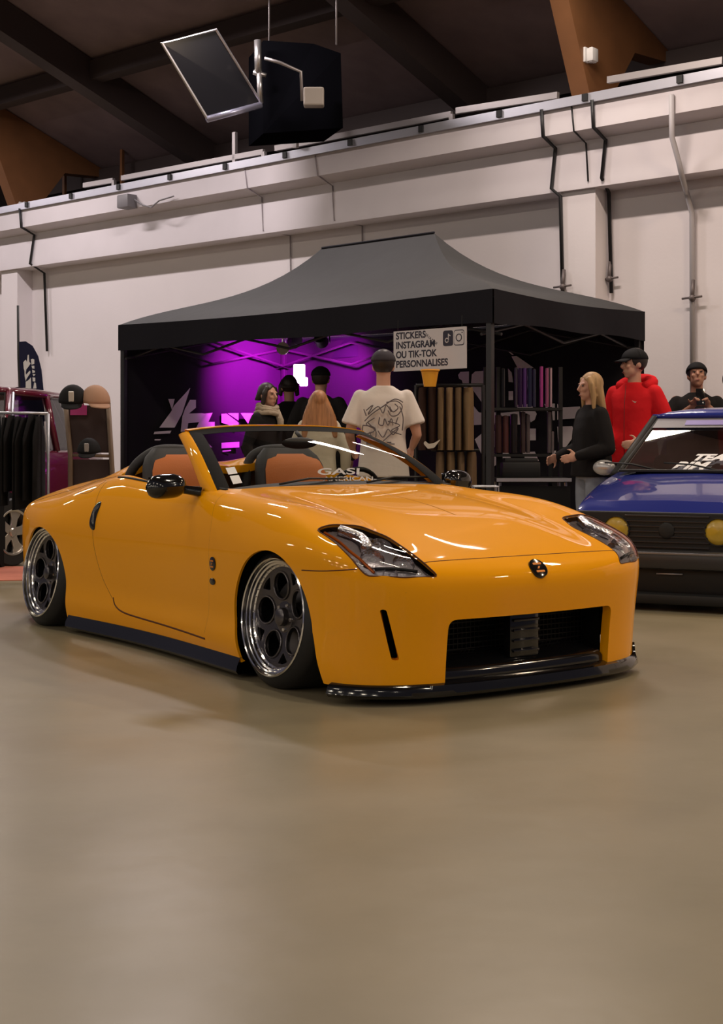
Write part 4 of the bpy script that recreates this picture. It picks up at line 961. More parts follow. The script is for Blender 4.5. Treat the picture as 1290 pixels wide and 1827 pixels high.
# shelf rack with vinyl rolls
SY = 12.9
SB0 = at(866, 900, SY); SB0.z = 0; rack = empty('shelf_rack', SB0, 0, 'black open shelf rack holding film rolls right of the gazebo pole', 'shelf'); wR = at(1000, 0, SY).x-SB0.x
zs = [at(0, y, SY).z for y in (728, 810, 868)]; zt = at(0, 655, SY).z
g_ = MB()
for x in (0, .17*wR, .86*wR, wR):
    MB().box((x, 0, zt/2), (.035, .04, zt)).build('upright', M_mat, rack)
for i, z in enumerate(zs): MB().box((wR/2, .05, z-.012), (wR, .34, .024)).build('shelf_board', M_mat, rack)
rr = random.Random(5)
def roll(px, wpx, y0, y1, col, rough, lb, grp):
    a = at(px, y1, SY-.02); h_ = at(px, y0, SY-.02).z-a.z; r_ = wpx/2/2500*SY; nm = 'roll_'+'_'.join('%d' % (c*1000) for c in col); m = mat(nm, col, rough, .2, coat=.3)
    o = empty('film_roll', a, 0, lb, 'roll', grp); autosmooth(MB().lathe([(r_*.45, 0), (r_, 0), (r_, h_), (r_*.45, h_), (r_*.45, 0)], 20).build('film', m, o)); MB().lathe([(r_*.44, -.001), (r_*.3, -.001), (r_*.3, h_+.004), (r_*.44, h_+.004)], 16, closed=True).build('core', mat('core_card', (.12, .08, .06), .8), o)
for px, w_, y0, col, lb in ((875, 6, 661, (.02, .02, .03), 'black film roll'), (897, 8, 658, (.01, .01, .012), 'black film roll'), (921, 5, 656, (.06, .05, .07), 'grey film roll'), (928, 7, 657, (.03, .01, .06), 'dark violet film roll'), (936, 7, 657, (.10, .04, .20), 'violet film roll with a bright shine'), (945, 8, 657, (.015, .02, .06), 'navy film roll'), (953, 6, 659, (.03, .03, .07), 'dark blue film roll'), (966, 6, 654, (.45, .06, .30), 'bright pink film roll'), (976, 6, 657, (.35, .10, .22), 'dusty pink film roll'), (983, 4, 657, (.5, .35, .42), 'pale pink film roll')):
    roll(px, w_, y0, 711+15 if False else 712+14, col, .22, lb+' on the top shelf'+(', left of the pole' if px < 880 else ', right beside the pole' if px < 900 else ''), 'film rolls on the top shelf')
for px, w_, y0, y1, col, lb in ((873, 8, 778, 808, (.03, .02, .03), 'short dark film roll'), (889, 12, 741, 808, (.05, .018, .018), 'dark wine-red film roll'), (902, 11, 742, 808, (.09, .03, .03), 'reddish brown film roll'), (917, 13, 739, 808, (.008, .006, .007), 'thick black film roll'), (933, 9, 735, 808, (.05, .03, .032), 'brown-black film roll'), (942, 7, 740, 808, (.09, .07, .075), 'slim grey-brown film roll'), (980, 7, 735, 808, (.12, .10, .11), 'slim grey film roll'), (986, 5, 770, 808, (.16, .14, .15), 'short pale grey film roll')):
    roll(px, w_, y0, y1, col, .4, lb+' on the middle shelf', 'film rolls on the middle shelf')
g_ = MB(); g_.box(at(928, 838, 12.7)-Vector((0, 0, 0)), (.34, .22, .14), bev=.01); g_.box(at(928, 822, 12.7), (.30, .20, .05), bev=.01); tag(autosmooth(g_.build('plotter', mat('plotter_dark', (.008, .008, .010), .5))), 'dark boxy cutter standing on the table edge below the film rolls', 'machine')
# folding table in front of the rack
tY = 12.1; a = at(888, 851, tY); c_ = at(1005, 846, tY+.6); tb = empty('folding_table', ((a.x+c_.x)/2, tY+.3, 0), 0, 'low black table with a bright metal edge below the shelf rack', 'table'); tz = .78; L_ = c_.x-a.x
g_ = MB(); g_.box((0, .1, tz-.02), (L_, .6, .035), bev=.008); g_.build('table_top', M_mat, tb); g_ = MB(); g_.box((0, -.205, tz-.015), (L_, .012, .03)); g_.build('edge_trim', M_alu, tb)
g_ = MB(); g_.box((0, -.17, tz-.28), (L_*.98, .02, .42)); g_.build('front_cloth', mat('cloth_black', (.012, .012, .014), .85), tb)
for sx_ in (-1, 1):
    for sy_ in (-.1, .32): MB().tube([(sx_*(L_/2-.04), sy_, tz-.03), (sx_*(L_/2-.02), sy_, 0)], .014, 8).build('leg', M_alu, tb)
cr = empty('display_crate', at(866, 870, 11.55), 0, 'small wire-framed stand left of the low table', 'stand'); cr.location.z = 0
g_ = MB(); W2 = .20
for z in (.62, .73): g_.tube([(-W2/2, -.1, z), (W2/2, -.1, z), (W2/2, .1, z), (-W2/2, .1, z)], .007, 6, closed=True)
for x in (-W2/2, W2/2):
    for y in (-.1, .1): g_.tube([(x, y, 0), (x, y, .73)], .007, 6)
g_.build('wire_frame', M_alu, cr); MB().box((0, 0, .42), (W2*.9, .17, .34)).build('inner_box', mat('box_wine', (.03, .012, .015), .7), cr)
# ------------------------------------------------------------------ people
M_skin = mat('skin', (.50, .27, .19), .55, bump=.03); M_skd = mat('skin_tan', (.36, .18, .12), .55)
def vox(o, size=.012, sm=4):
    md = o.modifiers.new('r', 'REMESH'); md.mode = 'VOXEL'; md.voxel_size = size; md.use_smooth_shade = True
    s2 = o.modifiers.new('c', 'SMOOTH'); s2.factor = .5; s2.iterations = sm; return o
def stick(mb, pts, rr, n=14):
    """tapered limb with rounded joints"""
    P = [Vector(p) for p in pts]
    for i in range(len(P)-1):
        a, c_ = P[i], P[i+1]; k = 6; mb.tube([a.lerp(c_, j/k) for j in range(k+1)], [rr[i]+(rr[i+1]-rr[i])*j/k+.12*rr[i]*math.sin(PI*j/k)*(1 if i == 0 else .6) for j in range(k+1)], n)
    for p, r in zip(P, rr): mb.ball(p, r*.99, n, 8)
def torso(mb, rows):
    """rows: (z, half width, half depth, y offset, x offset)"""
    zs_ = [r[0] for r in rows]; R_ = np.array(rows); zz = np.linspace(zs_[0], zs_[-1], 22); up = zs_[-1] > zs_[0]
    def ip(c): return np.interp(zz, zs_, R_[:, c])
    g = []
    for z, w_, d_, oy, ox in zip(zz, ip(1), ip(2), ip(3), ip(4)):
        ring = []
        for q in np.linspace(0, 2*PI, 33)[:-1]:
            c_, s_ = math.cos(q), math.sin(q); ring.append((ox+w_*abs(c_)**.8*(1 if c_ > 0 else -1), oy+d_*abs(s_)**.85*(1 if s_ > 0 else -1), z))
        g.append(ring+[ring[0]])
    mb.grid(g); mb.add(g[0][:-1], [tuple(range(32))[::-1]]); mb.add(g[-1][:-1], [tuple(range(32))])
def hand(mb, wr, d, up, curl=.5, s=1.):
    """palm, four unequal bent fingers and a side thumb"""
    wr = Vector(wr); d = Vector(d).normalized(); up = Vector(up); up = (up-d*up.dot(d)).normalized(); sd = d.cross(up)
    Mx = Matrix(((d.x, sd.x, up.x, 0), (d.y, sd.y, up.y, 0), (d.z, sd.z, up.z, 0), (0, 0, 0, 1))); Mx.translation = wr+d*.045*s
    mb.ball((0, 0, 0), (.050*s, .042*s, .017*s), 14, 8, Mx)
    for i, L_ in enumerate((.068, .078, .073, .056)):
        p = wr+d*.080*s+sd*(.030-.020*i)*s; q = p; ang = 0; pts = [q]
        for k, f in enumerate((.45, .32, .25)):
            ang += curl*(.5+.4*k); q = q+(d*math.cos(ang)-up*math.sin(ang))*L_*f*s; pts.append(q)
        mb.tube(pts, [.0095*s, .009*s, .008*s, .0065*s], 8)
    p = wr+d*.030*s+sd*.036*s; mb.tube([p, p+(d*.5+sd*.8-up*.15).normalized()*.035*s, p+(d*.85+sd*.8-up*.3).normalized()*.062*s], [.012*s, .0105*s, .008*s], 8)
def person(name_label, loc, rz, H, clothes, arms, hair=None, cap=None, skin=None, legs=None, head_yaw=0., head_pitch=0., female=False, group=None, lean=0.):
    """local frame: faces -Y, figure 1.75 high scaled to H"""
    k = H/1.75; root = empty('person', loc, rz, name_label, 'person', group); root.scale = (k, k, k)
    shw = .165 if female else .190; hip = .15 if female else .155
    b = MB()
    # head, neck
    hc = Vector((0, -.02-lean, 1.635)); Hm = Matrix.Translation(hc) @ Matrix.Rotation(head_yaw, 4, 'Z') @ Matrix.Rotation(-head_pitch, 4, 'X')
    b.ball((0, .012, .022), (.076, .093, .098), 24, 16, Hm); b.ball((0, -.022, -.050), (.056, .064, .060), 20, 12, Hm); b.ball((0, -.052, -.090), (.026, .026, .024), 12, 8, Hm)
    b.tube([Hm @ Vector(p) for p in ((0, -.082, .022), (0, -.096, .000), (0, -.106, -.020), (0, -.092, -.030))], [.010, .012, .015, .012], 8)
    for sx_ in (-1, 1):
        b.ball((sx_*.077, .012, -.004), (.009, .022, .032), 10, 8, Hm); b.ball((sx_*.036, -.070, -.020), (.022, .016, .020), 10, 8, Hm); b.ball((sx_*.031, -.078, .030), (.024, .010, .008), 10, 6, Hm)
        b.ball((sx_*.011, -.082, -.062), (.012, .008, .006), 8, 6, Hm); b.ball((sx_*.010, -.080, -.070), (.011, .008, .006), 8, 6, Hm)
    b.tube([Vector((0, .005, 1.42)), Vector((0, .0-lean*.6, 1.50)), hc+Vector((0, .015, -.055))], [.064, .054, .054], 14)
    torso(b, [(.90, hip-.02, .095, 0, 0), (1.08, .125, .085, 0, 0), (1.28, .15, .10, 0, 0), (1.40, shw-.045, .085, 0, 0), (1.46, .07, .06, 0, 0)])
    lg = legs or [[(-.09, 0, .90), (-.095, -.01, .48), (-.10, .01, .09)], [(.09, 0, .90), (.10, -.01, .48), (.11, .01, .09)]]
    for L_ in lg: stick(b, L_, (.075, .048, .036)); a_ = Vector(L_[2]); b.ball(a_+Vector((0, -.05, -.05)), (.04, .11, .035), 12, 8)
    for sg, A in zip((-1, 1), arms):
        sh = Vector((sg*(shw-.01), 0, 1.415)); stick(b, [sh, A[0], A[1]], (.048, .036, .026)); d = Vector(A[1])-Vector(A[0]); hd = Vector(A[2]) if len(A) > 2 else d
        hand(b, A[1], hd, A[3] if len(A) > 3 else Vector((sg, 0, .2)), A[4] if len(A) > 4 else .35)
    body = b.build('body', skin or M_skin, root, True); vox(body, .0085, 3)
    for sx_ in (-1, 1):     # eyes and lips
        e_ = MB().ball((sx_*.031, -.082, .013), (.0125, .006, .007), 10, 8, Hm); e_.build('eye', mat('eye_dark', (.03, .02, .02), .2), body, True)
    MB().ball((0, -.0925, -.066), (.017, .003, .0045), 10, 6, Hm).build('lips', mat('lips', (.32, .10, .09), .5), body, True)
    # clothes
    for c_ in clothes:
        kind, m = c_[0], c_[1]; g_ = MB()
        if kind == 'top':
            sl, hem, loose = c_[2], c_[3], c_[4]
            torso(g_, [(hem, hip+.015+loose, .115+loose, 0, 0), (1.10, .140+loose*.9, .108+loose*.8, 0, 0), (1.28, .162+loose*.6, .115+loose*.5, 0, 0), (1.385, shw+.012, .100+loose*.3, .0, 0), (1.43, shw-.02, .085, 0, 0), (1.475, .085, .072, 0, 0), (1.49, .070, .066, -.0, 0)])
            for sg, A in zip((-1, 1), arms):
                sh = Vector((sg*(shw-.015), 0, 1.405)); el = Vector(A[0]); wr = Vector(A[1])
                if sl == 'short': e2 = sh.lerp(el, .66+loose*3); g_.ball(sh, .058); g_.tube([sh, sh.lerp(e2, .33), sh.lerp(e2, .66), e2], [.058, .062+loose*.2, .064+loose*.5, .066+loose*.8], 18)
                else: stick(g_, [sh, el, el.lerp(wr, .97)], (.056+loose*.3, .046+loose*.35, .034+loose*.2))
            o = g_.build(c_[5] if len(c_) > 5 else 'shirt', m, root, True); vox(o, .011, 3)
            if len(c_) > 6: c_[6](o)
        elif kind == 'trousers':
            torso(g_, [(.86, hip+.012, .112, 0, 0), (1.02, .155, .105, 0, 0)])
            for L_ in lg:
                a, kn, an = map(Vector, L_); an = an+Vector((0, 0, -.02)); stick(g_, [a+Vector((0, 0, -.02)), kn, an], (.095, .066, .055))
            o = g_.build('trousers', m, root, True); vox(o, .012, 3)
        elif kind == 'shoes':
            for L_ in lg:
                a_ = Vector(L_[2]); g2 = MB(); g2.ball(a_+Vector((0, -.055, -.052)), (.050, .135, .040), 14, 8); g2.ball(a_+Vector((0, .01, -.02)), (.045, .05, .05), 12, 8); g2.box(a_+Vector((0, -.05, -.082)), (.085, .26, .016), bev=.006)
                o = g2.build('shoe', m, root, True); vox(o, .010, 2)
    if hair:
        m, L_ = hair[0], hair[1]; g_ = MB(); g_.ball((0, .022, .035), (.088, .100, .100), 24, 14, Hm)
        if L_ > 0:
            R_ = []; wd = hair[2] if len(hair) > 2 else .11
            for t in np.linspace(0, 1, 10):
                w_ = .088+(wd-.088)*math.sin(min(1, t*1.3)*PI/2); z = .05-L_*t; y = .040+.045*t; d_ = .065-.018*t
                ring = [(w_*math.cos(q)*(1+.04*math.sin(q*9+t*8)), y+d_*math.sin(q), z) for q in np.linspace(0, 2*PI, 25)]
                R_.append(ring)
            g2 = MB().grid(R_); g2.add(R_[0][:-1], [tuple(range(24))]); g2.add(R_[-1][:-1], [tuple(range(24))[::-1]]); g_.add([Hm @ Vector(v) for v in g2.v], g2.f)
            for sx_ in (-1, 1): g_.tube([Hm @ Vector(p) for p in ((sx_*.055, -.04, .085), (sx_*.084, -.028, .02), (sx_*.09, -.01, -.08), (sx_*.095, -.01, -.05-L_*.6))], [.02, .026, .026, .016], 8)
        # keep the face free
        o = g_.build('hair', m, root, True); cutb = MB().ball((0, -.085, -.028), (.064, .085, .092), 16, 10, Hm)
        vox(o, .010, 2)
        me = o.data; bm = bmesh.new(); bm.from_mesh(me); Hi = Hm.inverted()
        for v in bm.verts:
            q = Hi @ v.co; 
            if ((q.x/.064)**2+((q.y+.085)/.085)**2+((q.z+.028)/.092)**2) < 1: v.co = Hm @ Vector((q.x, max(q.y, -.02), q.z))
        bm.to_mesh(me); bm.free()
    if cap:
        m, back = cap[0], cap[1]; sgn = 1 if back else -1; g_ = MB(); rows = []
        for t in np.linspace(0, 1, 9):
            a = t*PI/2; rows.append([(.090*math.cos(a)*math.cos(q), .014+.107*math.cos(a)*math.sin(q), .040+.088*math.sin(a)) for q in np.linspace(0, 2*PI, 29)])
        g_.grid([[Hm @ Vector(p) for p in r] for r in rows]); o = g_.build('cap', m, root, True); solid(o, .005, 1)
        g_ = MB(); vis = []
        for q in np.linspace(-.95, .95, 12):
            vis.append([Hm @ Vector(((.088+.0*r)*math.sin(q)*(1-.1*r), .014+sgn*(.105*math.cos(q)+.075*r*math.cos(q)**.6), .044-.022*r-.01*abs(math.sin(q))*r)) for r in (0, .35, .7, 1)])
        v = MB().grid(vis).build('visor', m, o, True); solid(v, .005, 0)
    return root
def deg(a): return math.radians(a)
M_wt = mat('tee_cream_white', (.66, .60, .57), .85, bump=.35, bscale=9); M_bk = mat('cloth_black_soft', (.011, .010, .011), .9, bump=.3, bscale=10)
M_red = mat('hoodie_red', (.62, .012, .018), .85, bump=.4, bscale=9); M_jean = mat('jeans_pale_blue', (.22, .25, .31), .85, noise=.2, nscale=9, bump=.3, bscale=14)
M_dk = mat('trousers_dark', (.014, .014, .018), .85, bump=.2, bscale=12); M_crm = mat('jacket_cream', (.52, .46, .36), .85, bump=.5, bscale=8)
M_blo = mat('hair_blonde', (.36, .22, .10), .55, noise=.75, nscale=45, stripes=True); M_br = mat('hair_dark_brown', (.018, .010, .008), .5); M_gin = mat('hair_auburn_blonde', (.34, .15, .06), .5, noise=.8, nscale=45, stripes=True)
M_cap = mat('cap_grey', (.045, .040, .050), .8); M_cpb = mat('cap_black', (.010, .010, .012), .8); M_shoe = mat('shoe_dark', (.02, .02, .022), .6)
def tee_print(o):
    # sketchy grey drawing on the back of the shirt (faces +Y locally)
    rs = random.Random(11); 
    def surf(x, z): return (x, .140+.012*math.cos(x*8)-.02*max(0, z-1.30), z)
    strokes = [[(-.10, 1.30), (-.06, 1.34), (-.09, 1.27), (-.03, 1.33), (.0, 1.28), (.02, 1.34), (.05, 1.29)], [(.02, 1.36), (.08, 1.37), (.115, 1.33), (.09, 1.27), (.05, 1.26), (.03, 1.30)], [(-.11, 1.22), (-.07, 1.27), (0, 1.33), (.07, 1.385), (.12, 1.36)],
               [(-.02, 1.25), (-.025, 1.20), (.0, 1.19), (.01, 1.24), (.03, 1.19), (.05, 1.24), (.06, 1.19)], [(.09, 1.25), (.075, 1.20)], [(-.12, 1.19), (-.12, 1.08), (-.05, 1.08), (-.05, 1.17), (-.12, 1.19)], [(-.03, 1.15), (.0, 1.10), (.03, 1.16), (.06, 1.12), (.09, 1.17), (.0, 1.07)],
               [(-.10, 1.05), (-.02, 1.052), (.07, 1.05)], [(-.08, 1.14), (-.07, 1.11)], [(-.115, 1.31), (-.10, 1.26)], [(.03, 1.22), (.10, 1.19), (.05, 1.15), (.11, 1.12)], [(-.09, 1.21), (-.05, 1.15), (-.10, 1.12), (-.04, 1.09)], [(.04, 1.33), (.06, 1.29), (.09, 1.32), (.07, 1.35)], [(-.10, 1.06), (.05, 1.062)], [(-.05, 1.245), (-.10, 1.20), (-.06, 1.17)], [(.10, 1.33), (.12, 1.25), (.115, 1.15)]]
    for st_ in strokes:
        P = dense([(x, z, 0) for x, z in st_], 5); MB().tube([surf(-p[0]*1.25, p[1]) for p in P], .0042, 5).build('back_print', mat('print_grey', (.13, .11, .12), .8), o, True)
def P_at(px, Y): v = at(px, 0, Y); return (v.x, Y, 0)
relax = lambda o=0: [[(-.27-o, .02, 1.13), (-.27-o, -.05, .89)], [(.27+o, .02, 1.13), (.27+o, -.05, .89)]]
# man in the white shirt, seen from behind
person('man from behind in a white t-shirt with grey back print and dark cap', P_at(684, 10.9), deg(178), 1.80,
  [('top', M_wt, 'short', .80, .030, 'shirt', tee_print), ('trousers', M_dk), ('shoes', M_shoe)], [[(-.255, .02, 1.12), (-.22, -.17, 1.03)], [(.255, .02, 1.12), (.24, -.16, 1.02)]], cap=(M_cap, False), hair=(M_br, 0))
# woman with a scarf
wsf = person('dark-haired woman with a beige scarf looking right inside the gazebo', P_at(476, 13.2), deg(52), 1.64,
  [('top', M_bk, 'long', .75, .02, 'coat'), ('trousers', M_dk), ('shoes', M_shoe)], relax(), hair=(M_br, .10, .10), female=True)
g_ = MB()
for k_, (z, r) in enumerate(((1.47, .115), (1.505, .10), (1.53, .092))):
    g_.tube([(r*1.05*math.cos(q), -.01+r*math.sin(q), z+.012*math.sin(q*2+k_)-.02*(math.sin(q) < 0)) for q in np.linspace(0, 2*PI, 25)[:-1]], .026, 8, closed=True)
g_.tube([(.03, -.11, 1.48), (.05, -.14, 1.38), (.045, -.145, 1.28)], [.03, .035, .03], 8); g_.build('scarf', mat('scarf_beige', (.36, .29, .22), .9, bump=.6, bscale=30), wsf, True)
person('person in black seen from behind, with dark curly hair, standing before the bright light panel', P_at(516, 15.1), deg(190), 1.80, [('top', M_bk, 'long', .78, .03, 'jacket'), ('trousers', M_dk), ('shoes', M_shoe)], relax(), hair=(M_br, .06, .10))
person('tall person in black seen from behind, right of the bright light panel', P_at(572, 14.1), deg(170), 1.84, [('top', M_bk, 'long', .78, .05, 'jacket'), ('trousers', M_dk), ('shoes', M_shoe)], relax(.02), hair=(M_br, 0), cap=(M_cpb, False))
person('woman seen from behind with long auburn-blonde hair and a cream jacket, above the windscreen frame', P_at(569, 12.4), deg(186), 1.54, [('top', M_crm, 'long', .76, .03, 'jacket'), ('trousers', M_dk), ('shoes', M_shoe)], relax(), hair=(M_gin, .40, .185), female=True)
person('blonde woman in a black sweater and pale blue jeans, in profile facing left', P_at(1056, 11.0), deg(-72), 1.63, [('top', M_bk, 'long', .885, .045, 'sweater'), ('trousers', M_jean), ('shoes', M_shoe)],
  [[(-.25, .0, 1.12), (-.20, -.22, 1.05)], [(.25, .02, 1.12), (.18, -.22, 1.06)]], hair=(M_blo, .24, .105), female=True)
def hood_bits(o):
    g_ = MB(); g_.tube([(.13*math.cos(q), .03+.12*math.sin(q), 1.475+.035*math.sin(q)) for q in np.linspace(-.6, PI+.6, 18)], [.035+.02*math.sin(PI*i/17) for i in range(18)], 10); g_.build('hood', M_red, o, True)
    MB().prism([(-.02, 0), (-.005, -.012), (.022, .008), (-.004, 0)], plane_matrix((.09, -.178, 1.33), (-1, 0, 0)), .002).build('chest_mark', mat('mark_white', (.62, .56, .48), .6), o)
    MB().tube([(0, -.150, 1.46), (0, -.175, 1.3), (0, -.18, 1.1), (0, -.175, .88)], .003, 5).build('zip', mat('zip_dark', (.15, .01, .01), .5), o, True)
person('man in a red hoodie and black cap facing left behind the blonde woman', P_at(1132, 12.3), deg(-38), 1.90, [('top', M_red, 'long', .84, .035, 'hoodie', hood_bits), ('trousers', M_dk), ('shoes', M_shoe)],
  [[(-.26, .02, 1.12), (-.14, -.20, 1.0), (.5, -.5, -.2)], [(.29, .04, 1.12), (.15, -.19, 1.0), (-.6, -.4, -.1)]], cap=(M_cpb, False), hair=(M_br, 0), head_yaw=deg(-35))
phn = person('man in a black shirt and backwards cap looking at a phone in both hands', P_at(1243, 13.1), deg(-8), 1.83, [('top', M_bk, 'short', .80, .045, 'shirt'), ('trousers', M_dk), ('shoes', M_shoe)],
  [[(-.31, -.03, 1.16), (-.06, -.26, 1.36), (.35, -.55, .6), (0, .6, .6), .9], [(.31, -.03, 1.16), (.07, -.26, 1.36), (-.35, -.55, .6), (0, .6, .6), .9]], cap=(M_cpb, True), hair=(M_br, 0), head_pitch=.30, skin=M_skd)
ph = MB(); ph.box((0, 0, 0), (.075, .010, .155), bev=.006); ph = autosmooth(ph.build('mobile_phone', M_blk)); tag(ph, 'black mobile phone held up by the man in the backwards cap', 'phone')
ph.matrix_world = phn.matrix_basis @ Matrix.Translation((0.0, -.345, 1.44)) @ Matrix.Rotation(-.35, 4, 'X')
person('person in a red top at the right edge of the picture, mostly outside the frame', P_at(1306, 13.5), deg(10), 1.78, [('top', M_red, 'long', .80, .04, 'jacket'), ('trousers', M_dk), ('shoes', M_shoe)], relax(.02), hair=(M_br, 0))
# ------------------------------------------------------------------ boxy cars behind
def boxy_car(root, L_, wf, wb_, zh, zc, zr, xb, xr, paint, cut=None):
    """hatchback or wagon: x backwards from the nose, y across, built of a lower hull and a greenhouse. zh bonnet front height, zc cowl height, zr roof height, xb cowl, xr roof front"""
    def wid(x): return wf+(wb_-wf)*min(1, max(0, x/.9))**.6
    g_ = MB(); rows = []
    for x in [0, .03, .08, .2, .4, .7, xb*.8, xb, xb+.3, 1.8, 2.3, 2.8, L_-.5, L_-.1, L_-.03, L_]:
        e = min(1, x/.08) if x < L_/2 else min(1, (L_-x)/.1); w_ = wid(x)-.02*(1-e); top = zh+(zc-zh)*min(1, x/xb)**.8-.04*(1-e); top = min(top, zc)
        row = [(x, -w_+.04, .18), (x, -w_, .30), (x, -w_-.01, .50), (x, -w_+.0, top-.14), (x, -w_+.035, top-.03), (x, -w_+.09, top), (x, -w_*.5, top+.018*e), (x, 0, top+.025*e)]
        rows.append(row+[(a, -b_, c_) for a, b_, c_ in reversed(row[:-1])])
    g_.grid(rows); n = len(rows[0]); g_.add(rows[0], [tuple(range(n))]); g_.add(rows[-1], [tuple(range(n))[::-1]])
    o = g_.build('body', paint, root, True); autosmooth(o, 28)
    # greenhouse: pillars and roof
    hw0, hw1 = wb_-.06, wb_-.17; xe = L_-.25; xre = L_-.55
    corners = [((xb, s_*hw0, zc-.01), (xr, s_*hw1, zr-.05)) for s_ in (-1, 1)]; rear = [((xe, s_*hw0, zc), (xre, s_*hw1, zr-.05)) for s_ in (-1, 1)]
    rf = []
    for x in np.linspace(xr-.02, xre+.02, 9):
        e = max(0., math.sin(PI*(x-xr+.02)/(xre-xr+.04)))**.4; rf.append([(x, y, zr-.055+.055*(1-abs(y/hw1)**3.5)*e+.01*e) for y in np.linspace(-hw1-.01, hw1+.01, 13)])
    r_ = MB().grid(rf).build('roof', paint, root, True); solid(r_, .04, -1)
    for s_ in (-1, 1):
        for nm, pts, r in (('front_pillar' if paint is not M_blu else 'dark_pillar', [(xb-.02, s_*hw0, zc-.02), (xr, s_*hw1, zr-.04)], .028), ('middle_pillar', [((xr+xre)/2+.02, s_*hw0, zc-.02), ((xr+xre)/2, s_*hw1, zr-.04)], .035), ('rear_pillar', [(xe, s_*hw0, zc-.02), (xre, s_*hw1, zr-.04)], .05), ('roof_rail', [(xr, s_*hw1, zr-.04), (xre, s_*hw1, zr-.04)], .028)):
            MB().tube(pts, r, 10).build(nm.replace('dark', 'front'), M_mat if 'dark' in nm else paint, root, True)
        q = [(xb, s_*(hw0-.005), zc-.01), (xe, s_*(hw0-.005), zc-.01), (xre, s_*(hw1-.005), zr-.05), (xr, s_*(hw1-.005), zr-.05)]; MB().add(q, [(0, 1, 2, 3)]).build('side_window', M_wnd, root)
    q = [(xb+.01, -hw0, zc-.01), (xb+.01, hw0, zc-.01), (xr, hw1, zr-.05), (xr, -hw1, zr-.05)]; ws_ = MB().add(q, [(0, 1, 2, 3)]).build('windscreen', M_wsc, root)
    q = [(xe, -hw0, zc-.01), (xe, hw0, zc-.01), (xre, hw1, zr-.05), (xre, -hw1, zr-.05)]; MB().add(q, [(0, 1, 2, 3)]).build('rear_window', M_wnd, root)
    MB().tube([(xb+.0, -hw0+.03, zc), (xr-.01, -hw1+.03, zr-.055), (xr-.01, hw1-.03, zr-.055), (xb+.0, hw0-.03, zc)], .016, 8, closed=True).build('window_seal', M_mat, root, True)
    return ws_
M_blu = mat('blue_paint', (.012, .022, .22), .35, coat=1., spec=.2)
M_wnd = thin_glass('side_glass', (.5, .5, .5), .9); M_wsc = thin_glass('pale_windscreen', (.62, .63, .62), .8)
M_blu = mat('blue_paint', (.012, .022, .22), .35, coat=1., spec=.2)
bl = empty('hatchback_car', (2.01, 9.2, 0), math.atan2(.9, .436), 'blue lowered hatchback with yellow round lamps and black grille behind the roadster', 'car')
ws2 = boxy_car(bl, 3.7, .64, .735, .66, .87, 1.33, 1.15, 1.93, M_blu)
g_ = MB(); g_.box((-.012, 0, .505), (.03, 1.22, .26), bev=.01); pn_ = g_.build('grille_panel', M_mat, bl)
for k_ in range(7): MB().box((-.03, 0, .405+.034*k_), (.012, .56, .012), bev=.003).build('grille_slat', mat('slat_black', (.02, .02, .024), .3), bl)
for s_ in (-1, 1):
    for y, r, m_, lb in ((.335, .085, mat('lamp_yellow', (.50, .34, .035), .25, coat=1., noise=.2, nscale=20), 'yellow round lamp'), (.515, .078, mat('lamp_beige', (.10, .085, .06), .3, coat=1.), 'dull dark outer round lamp')):
        Mx = Matrix.Translation((-.03, s_*y, .515)) @ Matrix.Rotation(-PI/2, 4, 'Y'); q = MB().lathe([(0, .016), (r*.6, .013), (r*.92, .006), (r, .0)], 28, Mx); o = autosmooth(q.build('headlamp', m_, bl), 50); o['label'] = lb
        MB().lathe([(r, -.02), (r, .012), (r*1.08, .012), (r*1.1, -.02)], 28, Mx).build('lamp_ring', M_mat, o)
g_ = MB(); g_.ball((-.032, 0, .515), (.012, .055, .055), 20, 10); g_.build('emblem', M_mat, bl, True)
autosmooth(MB().box((-.08, 0, .33), (.16, 1.36, .12), bev=.03).build('bumper', mat('bumper_black', (.03, .03, .034), .35), bl)); MB().box((-.158, 0, .375), (.01, 1.32, .014), bev=.003).build('bumper_strip', mat('strip_grey', (.22, .22, .24), .35, .6), bl)
autosmooth(MB().box((-.01, 0, .20), (.14, 1.40, .20), bev=.03).build('front_spoiler', M_mat, bl)); autosmooth(MB().box((-.06, 0, .08), (.22, 1.42, .07), bev=.02).build('spoiler_lip', M_mat, bl))
MB().tube([(-.095, -.12, .24), (-.095, .05, .238)], .006, 6).build('tow_bar', M_alu, bl, True)
MB().box((1.9, 0, .16), (3.5, 1.3, .08)).build('underbody', M_drk, bl)
for s_ in (-1, 1):
    for x in (.72, 3.05):
        Mx = Matrix.Translation((x, s_*.70, .275)) @ Matrix.Rotation(-s_*PI/2, 4, 'X'); t_ = MB().lathe([(.17, -.16), (.26, -.16), (.275, -.13), (.275, -.02), (.26, 0), (.17, 0)], 40, Mx); autosmooth(t_.build('tyre', M_rub, bl)); MB().lathe([(0, -.03), (.06, -.02), (.15, -.03), (.17, -.005), (.175, 0)], 32, Mx).build('wheel_disc', M_gun, bl, True)
    MB().ball((1.30, s_*.80, .90), (.04, .09, .06), 16, 10).build('door_mirror', mat('mirror_pale', (.5, .5, .52), .2, .4), bl, True)
for s_ in (-.1, .35): MB().tube([(1.10, s_, .89), (1.16, s_+.2, .93), (1.22, s_+.42, .94)], .007, 6).build('wiper', M_mat, bl, True)
MB().box((1.05, 0, .884), (.14, 1.2, .02), bev=.005).build('cowl_vent', M_mat, bl)
